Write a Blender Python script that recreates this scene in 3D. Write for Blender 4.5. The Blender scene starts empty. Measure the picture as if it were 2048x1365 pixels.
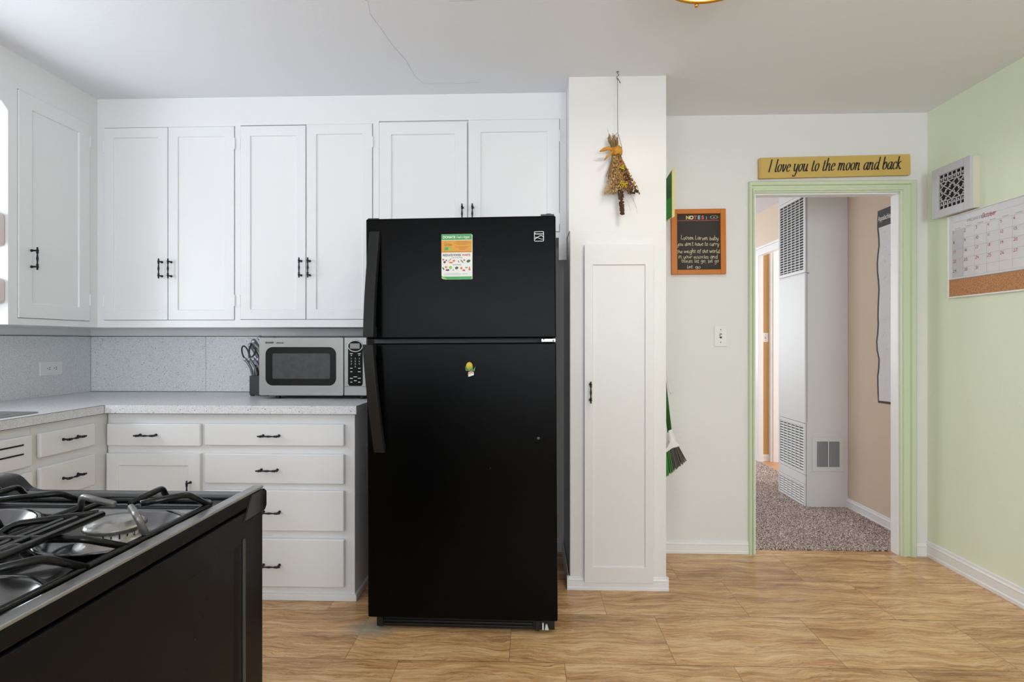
import bpy, bmesh, math, random
from mathutils import Vector, Matrix, noise
R = math.radians
PI = math.pi
sc = bpy.context.scene
C = sc.collection

# ---------------------------------------------------------------- camera
F = 1100.0
YAW = math.atan(36.0 / F)
EYE = 1.175
cd = bpy.data.cameras.new('camera')
cam = bpy.data.objects.new('camera', cd)
C.objects.link(cam)
cam.location = (0, 0, EYE)
cam.rotation_euler = (R(90), 0, YAW)
cd.sensor_width = 36.0
cd.lens = 36.0 * F / 2048.0
cd.shift_y = 2.5 / 2048.0
cd.clip_start = 0.02
sc.camera = cam

# ---------------------------------------------------------------- view + world + daylight
sc.view_settings.view_transform = 'Standard'
sc.view_settings.look = 'None'
sc.view_settings.gamma = 1
sc.view_settings.use_curve_mapping = False
sc.view_settings.exposure = 0.14
sc.cycles.max_bounces = 10
sc.cycles.diffuse_bounces = 6
sc.cycles.sample_clamp_indirect = 6
w = bpy.data.worlds.new('world')
sc.world = w
w.use_nodes = True
w.node_tree.nodes['Background'].inputs[0].default_value = (0.86, 0.93, 1.0, 1)
w.node_tree.nodes['Background'].inputs[1].default_value = 1.6


def area(name, loc, rot, sx, sy, power, col=(1, 1, 1), spread=180):
    d = bpy.data.lights.new(name, 'AREA')
    d.shape = 'RECTANGLE'
    d.size = sx
    d.size_y = sy
    d.energy = power
    d.color = col
    d.spread = R(spread)
    o = bpy.data.objects.new(name, d)
    C.objects.link(o)
    o.location = loc
    o.rotation_euler = rot
    return o


# daylight at the openings; hall, living and rear-right lamps are added fill
area('daylight_sink_window', (-2.78, 1.55, 1.55), (0, R(-112), 0), 1.0, 1.1, 31, (0.86, 0.93, 1.0))
for _x, _w in ((-1.6, 1.0), (-.25, 1.0), (1.25, 1.2)):
    area('rear_daylight_and_fill', (_x, -2.70, 1.45), (R(121), 0, 0), _w, 1.5, 60 if _x > 1 else 34, (0.86, 0.93, 1.0))  # right-hand lamp is extra fill at an unseen, added window
area('hall_fill', (0.5, 7.45, 1.5), (R(-90), 0, 0), 1.5, 1.5, 48, (0.93, 0.97, 1.0))  # added to brighten the hall, source unseen
area('daylight_side_window', (4.3, 4.6, 1.4), (0, R(90), 0), 1.5, 1.3, 40, (0.95, 0.98, 1.0))
area('living_fill', (-1.3, 5.0, 1.5), (0, R(-90), 0), 1.5, 1.6, 11, (0.93, 0.96, 1.0))  # fill lamp added for hall brightness, no window seen here



# ---------------------------------------------------------------- materials
def lin(c):
    return tuple(((v / 255) / 12.92 if v / 255 <= 0.04045 else ((v / 255 + 0.055) / 1.055) ** 2.4) for v in c) + (1,)


def mat(name, rgb, rough=0.5, metal=0.0, bump=0.0, bscale=60, spec=0.5, var=0.0, vscale=3.0, coat=0.0):
    m = bpy.data.materials.new(name)
    m.use_nodes = True
    nt = m.node_tree
    b = nt.nodes['Principled BSDF']
    b.inputs['Base Color'].default_value = lin(rgb)
    b.inputs['Roughness'].default_value = rough
    b.inputs['Metallic'].default_value = metal
    b.inputs['Specular IOR Level'].default_value = spec
    b.inputs['Coat Weight'].default_value = coat
    tc = nt.nodes.new('ShaderNodeTexCoord')
    if bump:
        n = nt.nodes.new('ShaderNodeTexNoise')
        n.inputs['Scale'].default_value = bscale
        n.inputs['Detail'].default_value = 4
        nt.links.new(tc.outputs['Object'], n.inputs['Vector'])
        bp = nt.nodes.new('ShaderNodeBump')
        bp.inputs['Strength'].default_value = bump
        bp.inputs['Distance'].default_value = 0.002
        nt.links.new(n.outputs['Fac'], bp.inputs['Height'])
        nt.links.new(bp.outputs['Normal'], b.inputs['Normal'])
    if var:
        n = nt.nodes.new('ShaderNodeTexNoise')
        n.inputs['Scale'].default_value = vscale
        n.inputs['Detail'].default_value = 6
        nt.links.new(tc.outputs['Object'], n.inputs['Vector'])
        mx = nt.nodes.new('ShaderNodeMix')
        mx.data_type = 'RGBA'
        l = lin(rgb)
        mx.inputs[6].default_value = tuple(max(0, v * (1 - var)) for v in l[:3]) + (1,)
        mx.inputs[7].default_value = tuple(min(1, v * (1 + var)) for v in l[:3]) + (1,)
        nt.links.new(n.outputs['Fac'], mx.inputs[0])
        nt.links.new(mx.outputs[2], b.inputs['Base Color'])
    return m


def N(nt, t, **kw):
    n = nt.nodes.new(t)
    for k, v in kw.items():
        setattr(n, k, v)
    return n


def mth(nt, op, a, b=None, c=None):
    n = nt.nodes.new('ShaderNodeMath')
    n.operation = op
    for i, v in enumerate((a, b, c)):
        if v is None:
            continue
        if isinstance(v, (int, float)):
            n.inputs[i].default_value = v
        else:
            nt.links.new(v, n.inputs[i])
    return n.outputs[0]


def mixc(nt, f, a, b):
    n = nt.nodes.new('ShaderNodeMix')
    n.data_type = 'RGBA'
    for i, v in ((0, f), (6, a), (7, b)):
        if isinstance(v, (int, float, tuple)):
            n.inputs[i].default_value = v
        else:
            nt.links.new(v, n.inputs[i])
    return n.outputs[2]


def ramp(nt, f, stops):
    n = nt.nodes.new('ShaderNodeValToRGB')
    nt.links.new(f, n.inputs[0])
    e = n.color_ramp.elements
    e[0].position, e[0].color = stops[0]
    e[1].position, e[1].color = stops[-1]
    for p, c in stops[1:-1]:
        k = e.new(p)
        k.color = c
    return n.outputs[0]


def floor_material():
    m = bpy.data.materials.new('travertine_tile_floor')
    m.use_nodes = True
    nt = m.node_tree
    b = nt.nodes['Principled BSDF']
    tc = N(nt, 'ShaderNodeTexCoord')
    sp = N(nt, 'ShaderNodeSeparateXYZ')
    nt.links.new(tc.outputs['Object'], sp.inputs[0])
    v = mth(nt, 'DIVIDE', mth(nt, 'SUBTRACT', sp.outputs[1], 2.018), 0.362)
    row = mth(nt, 'FLOOR', v)
    u = mth(nt, 'DIVIDE', mth(nt, 'ADD', mth(nt, 'SUBTRACT', sp.outputs[0], 0.533), mth(nt, 'MULTIPLY', row, 0.2033)), 0.61)
    col = mth(nt, 'FLOOR', u)
    fu = mth(nt, 'FRACT', u)
    fv = mth(nt, 'FRACT', v)
    du = mth(nt, 'MULTIPLY', mth(nt, 'MINIMUM', fu, mth(nt, 'SUBTRACT', 1, fu)), 0.61)
    dv = mth(nt, 'MULTIPLY', mth(nt, 'MINIMUM', fv, mth(nt, 'SUBTRACT', 1, fv)), 0.362)
    dd = mth(nt, 'MINIMUM', du, mth(nt, 'MULTIPLY', dv, 0.6))
    seam = mth(nt, 'LESS_THAN', dd, 0.0011)
    cx = N(nt, 'ShaderNodeCombineXYZ')
    nt.links.new(col, cx.inputs[0])
    nt.links.new(row, cx.inputs[1])
    wn = N(nt, 'ShaderNodeTexWhiteNoise')
    nt.links.new(cx.outputs[0], wn.inputs['Vector'])
    sc_ = N(nt, 'ShaderNodeVectorMath', operation='SCALE')
    nt.links.new(wn.outputs['Color'], sc_.inputs[0])
    sc_.inputs['Scale'].default_value = 37.0
    ad = N(nt, 'ShaderNodeVectorMath', operation='ADD')
    nt.links.new(tc.outputs['Object'], ad.inputs[0])
    nt.links.new(sc_.outputs[0], ad.inputs[1])
    # low frequency warp so the veins wander
    wv = N(nt, 'ShaderNodeTexNoise')
    wv.inputs['Scale'].default_value = 4.0
    wv.inputs['Detail'].default_value = 3
    nt.links.new(ad.outputs[0], wv.inputs['Vector'])
    ws = N(nt, 'ShaderNodeVectorMath', operation='MULTIPLY')
    nt.links.new(wv.outputs['Color'], ws.inputs[0])
    ws.inputs[1].default_value = (0.05, 0.11, 0)
    a2 = N(nt, 'ShaderNodeVectorMath', operation='ADD')
    nt.links.new(ad.outputs[0], a2.inputs[0])
    nt.links.new(ws.outputs[0], a2.inputs[1])

    def stretched(sx, sy, detail, rough=0.6):
        mp = N(nt, 'ShaderNodeMapping')
        nt.links.new(a2.outputs[0], mp.inputs[0])
        mp.inputs['Scale'].default_value = (sx, sy, 1)
        n = N(nt, 'ShaderNodeTexNoise')
        n.inputs['Scale'].default_value = 1
        n.inputs['Detail'].default_value = detail
        n.inputs['Roughness'].default_value = rough
        nt.links.new(mp.outputs[0], n.inputs['Vector'])
        return n.outputs['Fac']
    big = stretched(1.3, 11, 6, .62)
    fine = stretched(6, 70, 6, 0.7)
    vein = stretched(2.2, 26, 7, 0.65)
    base = ramp(nt, big, [(0.34, lin((144, 98, 58))), (0.44, lin((192, 144, 94))), (0.54, lin((218, 173, 120))), (0.68, lin((234, 199, 152)))])
    fcol = ramp(nt, fine, [(0.36, lin((122, 82, 48))), (0.50, lin((206, 163, 112))), (0.64, lin((242, 212, 168)))])
    c1 = mixc(nt, 0.42, base, fcol)
    vf = mth(nt, 'LESS_THAN', mth(nt, 'ABSOLUTE', mth(nt, 'SUBTRACT', vein, 0.47)), 0.008)
    c2 = mixc(nt, mth(nt, 'MULTIPLY', vf, 0.55), c1, lin((120, 84, 52)))
    vg = mth(nt, 'LESS_THAN', mth(nt, 'ABSOLUTE', mth(nt, 'SUBTRACT', vein, 0.56)), 0.010)
    c2b = mixc(nt, mth(nt, 'MULTIPLY', vg, 0.35), c2, lin((236, 212, 172)))
    hsv = N(nt, 'ShaderNodeHueSaturation')
    nt.links.new(c2b, hsv.inputs['Color'])
    vv = mth(nt, 'ADD', 0.93, mth(nt, 'MULTIPLY', wn.outputs['Value'], 0.12))
    nt.links.new(vv, hsv.inputs['Value'])
    c3 = mixc(nt, mth(nt, 'MULTIPLY', seam, 0.7), hsv.outputs[0], lin((92, 66, 42)))
    # grey dust spilled at the refrigerator's left foot
    dx = mth(nt, 'DIVIDE', mth(nt, 'SUBTRACT', sp.outputs[0], -.655), .13)
    dy = mth(nt, 'DIVIDE', mth(nt, 'SUBTRACT', sp.outputs[1], 2.235), .085)
    rad = mth(nt, 'SQRT', mth(nt, 'ADD', mth(nt, 'MULTIPLY', dx, dx), mth(nt, 'MULTIPLY', dy, dy)))
    dn = N(nt, 'ShaderNodeTexNoise')
    dn.inputs['Scale'].default_value = 45
    dn.inputs['Detail'].default_value = 6
    nt.links.new(tc.outputs['Object'], dn.inputs['Vector'])
    dm = mth(nt, 'MULTIPLY', mth(nt, 'SUBTRACT', 1.25, mth(nt, 'ADD', rad, mth(nt, 'MULTIPLY', dn.outputs['Fac'], .5))), 1.6)
    dm2 = N(nt, 'ShaderNodeClamp')
    nt.links.new(dm, dm2.inputs[0])
    c4 = mixc(nt, mth(nt, 'MULTIPLY', dm2.outputs[0], .75), c3, lin((158, 150, 138)))
    nt.links.new(c4, b.inputs['Base Color'])
    b.inputs['Roughness'].default_value = 0.27
    b.inputs['Specular IOR Level'].default_value = 0.42
    bp = N(nt, 'ShaderNodeBump')
    bp.inputs['Strength'].default_value = 0.12
    bp.inputs['Distance'].default_value = 0.001
    nt.links.new(fine, bp.inputs['Height'])
    nt.links.new(bp.outputs[0], b.inputs['Normal'])
    return m


def speckle_material():
    m = bpy.data.materials.new('speckled_laminate')
    m.use_nodes = True
    nt = m.node_tree
    b = nt.nodes['Principled BSDF']
    tc = N(nt, 'ShaderNodeTexCoord')

    def specks(scale, thr, keep):
        vo = N(nt, 'ShaderNodeTexVoronoi')
        vo.inputs['Scale'].default_value = scale
        nt.links.new(tc.outputs['Object'], vo.inputs['Vector'])
        sp = N(nt, 'ShaderNodeSeparateColor')
        nt.links.new(vo.outputs['Color'], sp.inputs[0])
        return mth(nt, 'MULTIPLY', mth(nt, 'LESS_THAN', vo.outputs['Distance'], thr), mth(nt, 'LESS_THAN', sp.outputs[0], keep))
    n = N(nt, 'ShaderNodeTexNoise')
    n.inputs['Scale'].default_value = 160
    n.inputs['Detail'].default_value = 3
    nt.links.new(tc.outputs['Object'], n.inputs['Vector'])
    base = ramp(nt, n.outputs['Fac'], [(0.35, lin((208, 209, 212))), (0.65, lin((226, 227, 229)))])
    c = mixc(nt, mth(nt, 'MULTIPLY', specks(230, 0.36, 0.22), 0.6), base, lin((128, 128, 130)))
    c = mixc(nt, mth(nt, 'MULTIPLY', specks(90, 0.24, 0.16), 0.75), c, lin((84, 82, 82)))
    nt.links.new(c, b.inputs['Base Color'])
    b.inputs['Roughness'].default_value = 0.32
    return m


def cork_material():
    m = mat('cork', (186, 132, 88), 0.9)
    nt = m.node_tree
    b = nt.nodes['Principled BSDF']
    tc = N(nt, 'ShaderNodeTexCoord')
    vo = N(nt, 'ShaderNodeTexNoise')
    vo.inputs['Scale'].default_value = 220
    vo.inputs['Detail'].default_value = 5
    nt.links.new(tc.outputs['Object'], vo.inputs['Vector'])
    c = ramp(nt, vo.outputs['Fac'], [(0.3, lin((140, 92, 56))), (0.5, lin((190, 136, 92))), (0.75, lin((214, 162, 116)))])
    nt.links.new(c, b.inputs['Base Color'])
    return m


def leather_black(name, base, rough, strength, scale=420, spec=.5):
    m = mat(name, base, rough, spec=spec)
    nt = m.node_tree
    b = nt.nodes['Principled BSDF']
    tc = N(nt, 'ShaderNodeTexCoord')
    n = N(nt, 'ShaderNodeTexNoise')
    n.inputs['Scale'].default_value = scale
    n.inputs['Detail'].default_value = 2
    n.inputs['Distortion'].default_value = 0.6
    nt.links.new(tc.outputs['Object'], n.inputs['Vector'])
    bp = N(nt, 'ShaderNodeBump')
    bp.inputs['Strength'].default_value = strength
    bp.inputs['Distance'].default_value = 0.0015
    nt.links.new(n.outputs['Fac'], bp.inputs['Height'])
    nt.links.new(bp.outputs[0], b.inputs['Normal'])
    # sparse pale scuffs
    vo = N(nt, 'ShaderNodeTexVoronoi')
    vo.inputs['Scale'].default_value = 34
    nt.links.new(tc.outputs['Object'], vo.inputs['Vector'])
    sp = N(nt, 'ShaderNodeSeparateColor')
    nt.links.new(vo.outputs['Color'], sp.inputs[0])
    k = mth(nt, 'MULTIPLY', mth(nt, 'LESS_THAN', vo.outputs['Distance'], 0.045), mth(nt, 'LESS_THAN', sp.outputs[0], 0.05))
    nt.links.new(mixc(nt, k, lin(base), lin((120, 120, 118))), b.inputs['Base Color'])
    return m


def glass_material():
    m = bpy.data.materials.new('window_glass')
    m.use_nodes = True
    nt = m.node_tree
    nt.nodes.clear()
    o = N(nt, 'ShaderNodeOutputMaterial')
    t = N(nt, 'ShaderNodeBsdfTransparent')
    g = N(nt, 'ShaderNodeBsdfGlossy')
    g.inputs['Roughness'].default_value = 0.02
    mx = N(nt, 'ShaderNodeMixShader')
    mx.inputs[0].default_value = 0.07
    nt.links.new(t.outputs[0], mx.inputs[1])
    nt.links.new(g.outputs[0], mx.inputs[2])
    nt.links.new(mx.outputs[0], o.inputs[0])
    return m


def emit(name, rgb, s):
    m = mat(name, rgb)
    b = m.node_tree.nodes['Principled BSDF']
    b.inputs['Emission Color'].default_value = lin(rgb)
    b.inputs['Emission Strength'].default_value = s
    return m


M = dict(
    wall_rear=mat('grey_rear_wall', (150, 152, 156), 0.7),
    wall=mat('white_wall_paint', (228, 227, 226), 0.6, bump=0.25, bscale=120, var=0.015, vscale=2),
    ceiling=mat('ceiling_paint', (232, 234, 240), 0.7, bump=0.2, bscale=90, var=0.015, vscale=1.5),
    green=mat('pale_green_paint', (226, 236, 212), 0.6, bump=0.3, bscale=120, var=0.02, vscale=2),
    greentrim=mat('green_trim_paint', (206, 217, 188), 0.35, bump=0.1, bscale=60),
    trim=mat('white_trim_paint', (234, 234, 234), 0.35),
    cab=mat('white_cabinet_paint', (230, 230, 231), 0.32, bump=0.18, bscale=40, var=0.012, vscale=3),
    cabd=mat('white_pantry_paint', (228, 226, 224), 0.36, bump=0.18, bscale=40, var=0.012, vscale=3),
    lam=speckle_material(),
    bin=mat('pale_pink_plastic', (222, 208, 204), 0.5),
    floor=floor_material(),
    iron=mat('black_iron_pull', (34, 34, 38), 0.42, 0.6, bump=0.3, bscale=200),
    fridge=leather_black('textured_black_enamel', (4, 4, 4), 0.21, 0.25, spec=.09),
    fhandle=leather_black('matte_black_handle', (30, 30, 30), 0.36, 0.25, 600, spec=.25),
    blackplastic=mat('black_plastic', (8, 8, 9), 0.45, bump=0.1),
    gasket=mat('grey_rubber', (70, 70, 72), 0.7),
    steel=mat('brushed_steel', (156, 156, 153), 0.38, 0.75, bump=0.15, bscale=300, var=0.03, vscale=8),
    chrome=mat('chrome', (205, 205, 205), 0.12, 1.0),
    worn=mat('worn_aluminium_burner', (172, 170, 166), 0.38, 0.9, bump=0.6, bscale=90, var=0.25, vscale=40),
    darkglass=mat('dark_oven_glass', (14, 15, 16), 0.12, var=0.1, vscale=30, spec=.3),
    meshglass=mat('microwave_window_mesh', (62, 63, 64), 0.25, var=0.5, vscale=28),
    gloss=mat('glossy_black_enamel', (11, 11, 12), 0.10, bump=0.05, bscale=14, spec=.4),
    range_top=mat('black_cooktop_enamel', (16, 16, 17), 0.14, bump=0.06, bscale=20, coat=0.5),
    bowl=mat('chrome_black_drip_bowl', (120, 120, 121), 0.16, 0.9, var=0.3, vscale=16),
    rib=mat('dark_grey_side_rib', (62, 62, 62), 0.4),
    rimsheen=mat('painted_rim_sheen', (150, 150, 150), 0.34, 0.5, bump=0.2, bscale=80, var=.15, vscale=40),  # pale grey stands in for light reflected off the black rim
    rimgrey=mat('grey_range_rim', (20, 20, 20), 0.34, 0.0, bump=0.2, bscale=80),
    sidepanel=mat('black_range_side', (26, 26, 28), 0.18, bump=0.12, bscale=20, spec=.3),
    grate=mat('black_grate_iron', (20, 20, 20), 0.28, 0.3, bump=0.35, bscale=140),
    grateworn=mat('worn_grate_tip', (130, 128, 124), 0.35, 0.6, bump=0.5, bscale=160, var=0.3, vscale=60),
    label=mat('white_paper', (226, 226, 222), 0.5),
    pgreen=mat('print_green', (62, 156, 82), 0.45),
    porange=mat('print_orange', (216, 150, 44), 0.45),
    plime=mat('print_lime', (130, 190, 70), 0.45),
    pdark=mat('print_dark', (52, 46, 44), 0.5),
    pred=mat('print_red', (190, 62, 44), 0.5),
    pcarrot=mat('print_carrot', (214, 112, 60), 0.5),
    pleaf=mat('print_leaf', (52, 104, 50), 0.5),
    pgrey=mat('print_grey', (150, 146, 140), 0.5),
    ppurple=mat('print_purple', (90, 52, 78), 0.5),
    pbrown=mat('print_brown', (150, 92, 30), 0.5),
    white=mat('white_plastic', (230, 230, 228), 0.35),
    silver=mat('silver_print', (215, 215, 215), 0.35),
    corn=mat('corn_yellow', (206, 178, 52), 0.5, bump=0.8, bscale=300),
    husk=mat('husk_green', (96, 156, 88), 0.5),
    black=mat('black_ink', (20, 18, 16), 0.6),
    slot=mat('dark_gap', (16, 16, 16), 0.8),
    wood=mat('ochre_board', (204, 172, 94), 0.45, bump=0.2, bscale=30, var=0.06, vscale=8),
    woodedge=mat('ochre_board_edge', (196, 146, 70), 0.5),
    orangewood=mat('orange_stained_wood', (196, 112, 24), 0.4, bump=0.2, bscale=40, var=0.10, vscale=14),
    chalk=mat('chalkboard', (52, 46, 42), 0.75, var=0.10, vscale=12),
    chalkink=mat('chalk_cream', (236, 222, 190), 0.8),
    chalkred=mat('chalk_red', (214, 110, 92), 0.8),
    chalkblue=mat('chalk_blue', (150, 196, 200), 0.8),
    chalkyel=mat('chalk_yellow', (214, 200, 110), 0.8),
    canvasg=mat('green_canvas', (28, 116, 42), 0.45, bump=0.3, bscale=30, var=0.5, vscale=14),
    canvasg2=mat('bright_green_paint', (38, 176, 40), 0.4, var=0.3, vscale=30),
    canvasedge=mat('cream_canvas_edge', (226, 216, 146), 0.6),
    broomg=mat('green_broom_handle', (34, 92, 30), 0.4),
    bristle=mat('dark_bristles', (92, 84, 74), 0.8, var=0.4, vscale=160),
    bristleg=mat('green_bristles', (58, 140, 50), 0.7, var=0.3, vscale=120),
    board=mat('glossy_whiteboard', (216, 216, 220), 0.12, coat=0.3),
    boardgrey=mat('whiteboard_grey_column', (196, 197, 202), 0.14),
    lines=mat('calendar_lines', (168, 170, 176), 0.4),
    inkred=mat('red_marker', (176, 40, 66), 0.4),
    inkdark=mat('dark_marker', (82, 60, 76), 0.4),
    cork=cork_material(),
    vent=mat('silver_grille_paint', (196, 196, 202), 0.4),
    ventside=mat('cream_box_side', (214, 209, 194), 0.5),
    brass=mat('brass', (206, 150, 62), 0.28, 0.9),
    diffuser=emit('lamp_diffuser', (255, 244, 214), 2.6),
    stem=mat('dry_stem', (150, 118, 66), 0.8, var=0.3, vscale=60),
    dry=mat('dry_brown_flower', (164, 118, 62), 0.9, var=0.4, vscale=80),
    dry2=mat('dry_tan_seed', (188, 158, 112), 0.9, var=0.35, vscale=80),
    dry3=mat('dry_dark_cone', (84, 56, 36), 0.9, var=0.3, vscale=80),
    dryyel=mat('dry_yellow_flower', (190, 168, 32), 0.8, var=0.2, vscale=80),
    ribbon=mat('orange_burlap_ribbon', (200, 138, 52), 0.85, bump=0.8, bscale=260, var=0.15, vscale=60),
    string=mat('grey_string', (120, 116, 110), 0.7),
    beige=mat('beige_hall_paint', (216, 197, 176), 0.65, bump=0.2, bscale=100),
    tan=mat('tan_side_room_paint', (200, 160, 106), 0.65),
    heater=mat('white_heater_enamel', (214, 214, 213), 0.5, bump=0.05, bscale=30),
    dark=mat('dark_interior', (70, 70, 72), 0.8),
    fin=mat('grey_louver', (150, 150, 150), 0.5),
    map=mat('map_paper', (222, 222, 224), 0.5, var=0.04, vscale=26),
    mapedge=mat('map_charcoal_border', (78, 80, 82), 0.6),
    handlegrey=mat('grey_knife_handle', (112, 116, 122), 0.32, 0.35, bump=0.1),
    knifetip=mat('pale_knife_cap', (176, 180, 184), 0.28, 0.7),
    blockblk=mat('black_knife_block', (44, 45, 47), 0.5, bump=0.1),
    hardwood=mat('honey_hardwood', (190, 138, 88), 0.3, var=0.15, vscale=6),
    glass=glass_material(),
    dust=mat('pale_dust', (176, 168, 152), 0.95),
)

for _k in ('sidepanel', 'rimgrey'):
    M[_k].node_tree.nodes['Principled BSDF'].inputs['IOR'].default_value = 1.22

# carpet
mc = mat('brown_grey_carpet', (128, 112, 104), 0.95, var=0.0)
nt = mc.node_tree
tc = N(nt, 'ShaderNodeTexCoord')
nn = N(nt, 'ShaderNodeTexNoise')
nn.inputs['Scale'].default_value = 150
nn.inputs['Detail'].default_value = 4
nt.links.new(tc.outputs['Object'], nn.inputs['Vector'])
cc = ramp(nt, nn.outputs['Fac'], [(0.36, lin((84, 68, 62))), (0.5, lin((164, 146, 138))), (0.64, lin((226, 212, 206)))])
nt.links.new(cc, nt.nodes['Principled BSDF'].inputs['Base Color'])
M['carpet'] = mc


# ---------------------------------------------------------------- mesh helpers
class MB:
    def __init__(s):
        s.bm = bmesh.new()

    def box(s, x0, x1, y0, y1, z0, z1):
        v = [s.bm.verts.new(p) for p in ((x0, y0, z0), (x1, y0, z0), (x1, y1, z0), (x0, y1, z0), (x0, y0, z1), (x1, y0, z1), (x1, y1, z1), (x0, y1, z1))]
        for f in ((0, 3, 2, 1), (4, 5, 6, 7), (0, 1, 5, 4), (1, 2, 6, 5), (2, 3, 7, 6), (3, 0, 4, 7)):
            s.bm.faces.new([v[i] for i in f])
        return s

    def quad(s, *ps):
        s.bm.faces.new([s.bm.verts.new(p) for p in ps])
        return s

    def prism(s, poly, a, b, axis='y'):
        """poly in the plane across axis, from a to b along it"""
        def P(u, v, t):
            return {'y': (u, t, v), 'x': (t, u, v), 'z': (u, v, t)}[axis]
        A = [s.bm.verts.new(P(u, v, a)) for u, v in poly]
        B = [s.bm.verts.new(P(u, v, b)) for u, v in poly]
        n = len(poly)
        s.bm.faces.new(A[::-1])
        s.bm.faces.new(B)
        for i in range(n):
            s.bm.faces.new((A[i], A[(i + 1) % n], B[(i + 1) % n], B[i]))
        return s

    def lathe(s, prof, origin=(0, 0, 0), axis=(0, 0, 1), seg=16):
        """prof: list of (r, t)"""
        q = Vector((0, 0, 1)).rotation_difference(Vector(axis).normalized())
        o = Vector(origin)
        rings = []
        for r, t in prof:
            if r < 1e-5:
                rings.append([s.bm.verts.new(o + q @ Vector((0, 0, t)))])
            else:
                rings.append([s.bm.verts.new(o + q @ Vector((r * math.cos(2 * PI * i / seg), r * math.sin(2 * PI * i / seg), t))) for i in range(seg)])
        for a, b in zip(rings, rings[1:]):
            for i in range(seg):
                j = (i + 1) % seg
                if len(a) == 1 and len(b) == 1:
                    continue
                if len(a) == 1:
                    s.bm.faces.new((a[0], b[i], b[j]))
                elif len(b) == 1:
                    s.bm.faces.new((a[i], b[0], a[j]))
                else:
                    s.bm.faces.new((a[i], b[i], b[j], a[j]))
        return s

    def tube(s, pts, r, seg=8, closed=False, rs=None):
        pts = [Vector(p) for p in pts]
        n = len(pts)
        rings = []
        up = None
        for i, p in enumerate(pts):
            if closed:
                d = pts[(i + 1) % n] - pts[i - 1]
            else:
                d = pts[min(i + 1, n - 1)] - pts[max(i - 1, 0)]
            if d.length < 1e-9:
                d = Vector((0, 0, 1))
            d.normalize()
            if up is None:
                up = d.orthogonal().normalized()
            else:
                up = (up - d * up.dot(d))
                if up.length < 1e-6:
                    up = d.orthogonal()
                up.normalize()
            side = d.cross(up)
            rr = rs[i] if rs else r
            rings.append([s.bm.verts.new(p + (up * math.cos(2 * PI * k / seg) + side * math.sin(2 * PI * k / seg)) * rr) for k in range(seg)])
        m = n if closed else n - 1
        for i in range(m):
            a, b = rings[i], rings[(i + 1) % n]
            for k in range(seg):
                s.bm.faces.new((a[k], b[k], b[(k + 1) % seg], a[(k + 1) % seg]))
        if not closed:
            s.bm.faces.new(rings[0][::-1])
            s.bm.faces.new(rings[-1])
        return s

    def blob(s, c, r, sx=1, sy=1, sz=1, sub=1):
        m = Matrix.Translation(c) @ Matrix.Diagonal((r * sx, r * sy, r * sz, 1))
        bmesh.ops.create_icosphere(s.bm, subdivisions=sub, radius=1, matrix=m)
        return s

    def build(s, name, m, parent=None, bevel=0, smooth=False, seg=2, auto=True):
        bmesh.ops.recalc_face_normals(s.bm, faces=s.bm.faces)
        me = bpy.data.meshes.new(name)
        s.bm.to_mesh(me)
        s.bm.free()
        me.materials.append(M[m] if isinstance(m, str) else m)
        if smooth:
            for p in me.polygons:
                p.use_smooth = True
        o = bpy.data.objects.new(name, me)
        C.objects.link(o)
        if parent:
            o.parent = parent
        if bevel:
            b = o.modifiers.new('bevel', 'BEVEL')
            b.width = bevel
            b.segments = seg
            b.limit_method = 'ANGLE'
            b.angle_limit = R(40)
            for p in me.polygons:
                p.use_smooth = True
            wn = o.modifiers.new('wn', 'WEIGHTED_NORMAL')
            wn.keep_sharp = True
        return o


def flip_ok(o):
    return o


def tag(o, label=None, cat=None, group=None, kind=None):
    if label:
        o['label'] = label
    if cat:
        o['category'] = cat
    if group:
        o['group'] = group
    if kind:
        o['kind'] = kind
    return o


def thing(name, label, cat, loc=(0, 0, 0), rz=0, group=None, ry=0, rx=0):
    o = bpy.data.objects.new(name, None)
    C.objects.link(o)
    o.empty_display_size = 0.05
    o.location = loc
    o.rotation_euler = (rx, ry, rz)
    return tag(o, label, cat, group)


def struct(name, mb, m, label=None, bevel=0):
    return tag(mb.build(name, m, bevel=bevel), label, None, None, 'structure')


def catmull(pts, k=6, closed=False):
    P = [Vector(p) for p in pts]
    n = len(P)
    if n < 3:
        return P
    out = []
    rng = n if closed else n - 1
    for i in range(rng):
        p0 = P[(i - 1) % n] if closed else P[max(i - 1, 0)]
        p1 = P[i]
        p2 = P[(i + 1) % n]
        p3 = P[(i + 2) % n] if closed else P[min(i + 2, n - 1)]
        for j in range(k):
            t = j / k
            out.append(0.5 * ((2 * p1) + (p2 - p0) * t + (2 * p0 - 5 * p1 + 4 * p2 - p3) * t * t + (3 * p1 - p0 - 3 * p2 + p3) * t ** 3))
    if not closed:
        out.append(P[-1])
    return out


def rounded(x0, x1, z0, z1, r, k=6):
    out = []
    for cx, cz, a in ((x1 - r, z1 - r, 0), (x0 + r, z1 - r, 90), (x0 + r, z0 + r, 180), (x1 - r, z0 + r, 270)):
        for i in range(k + 1):
            t = R(a + 90 * i / k)
            out.append((cx + r * math.cos(t), cz + r * math.sin(t)))
    return out


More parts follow.
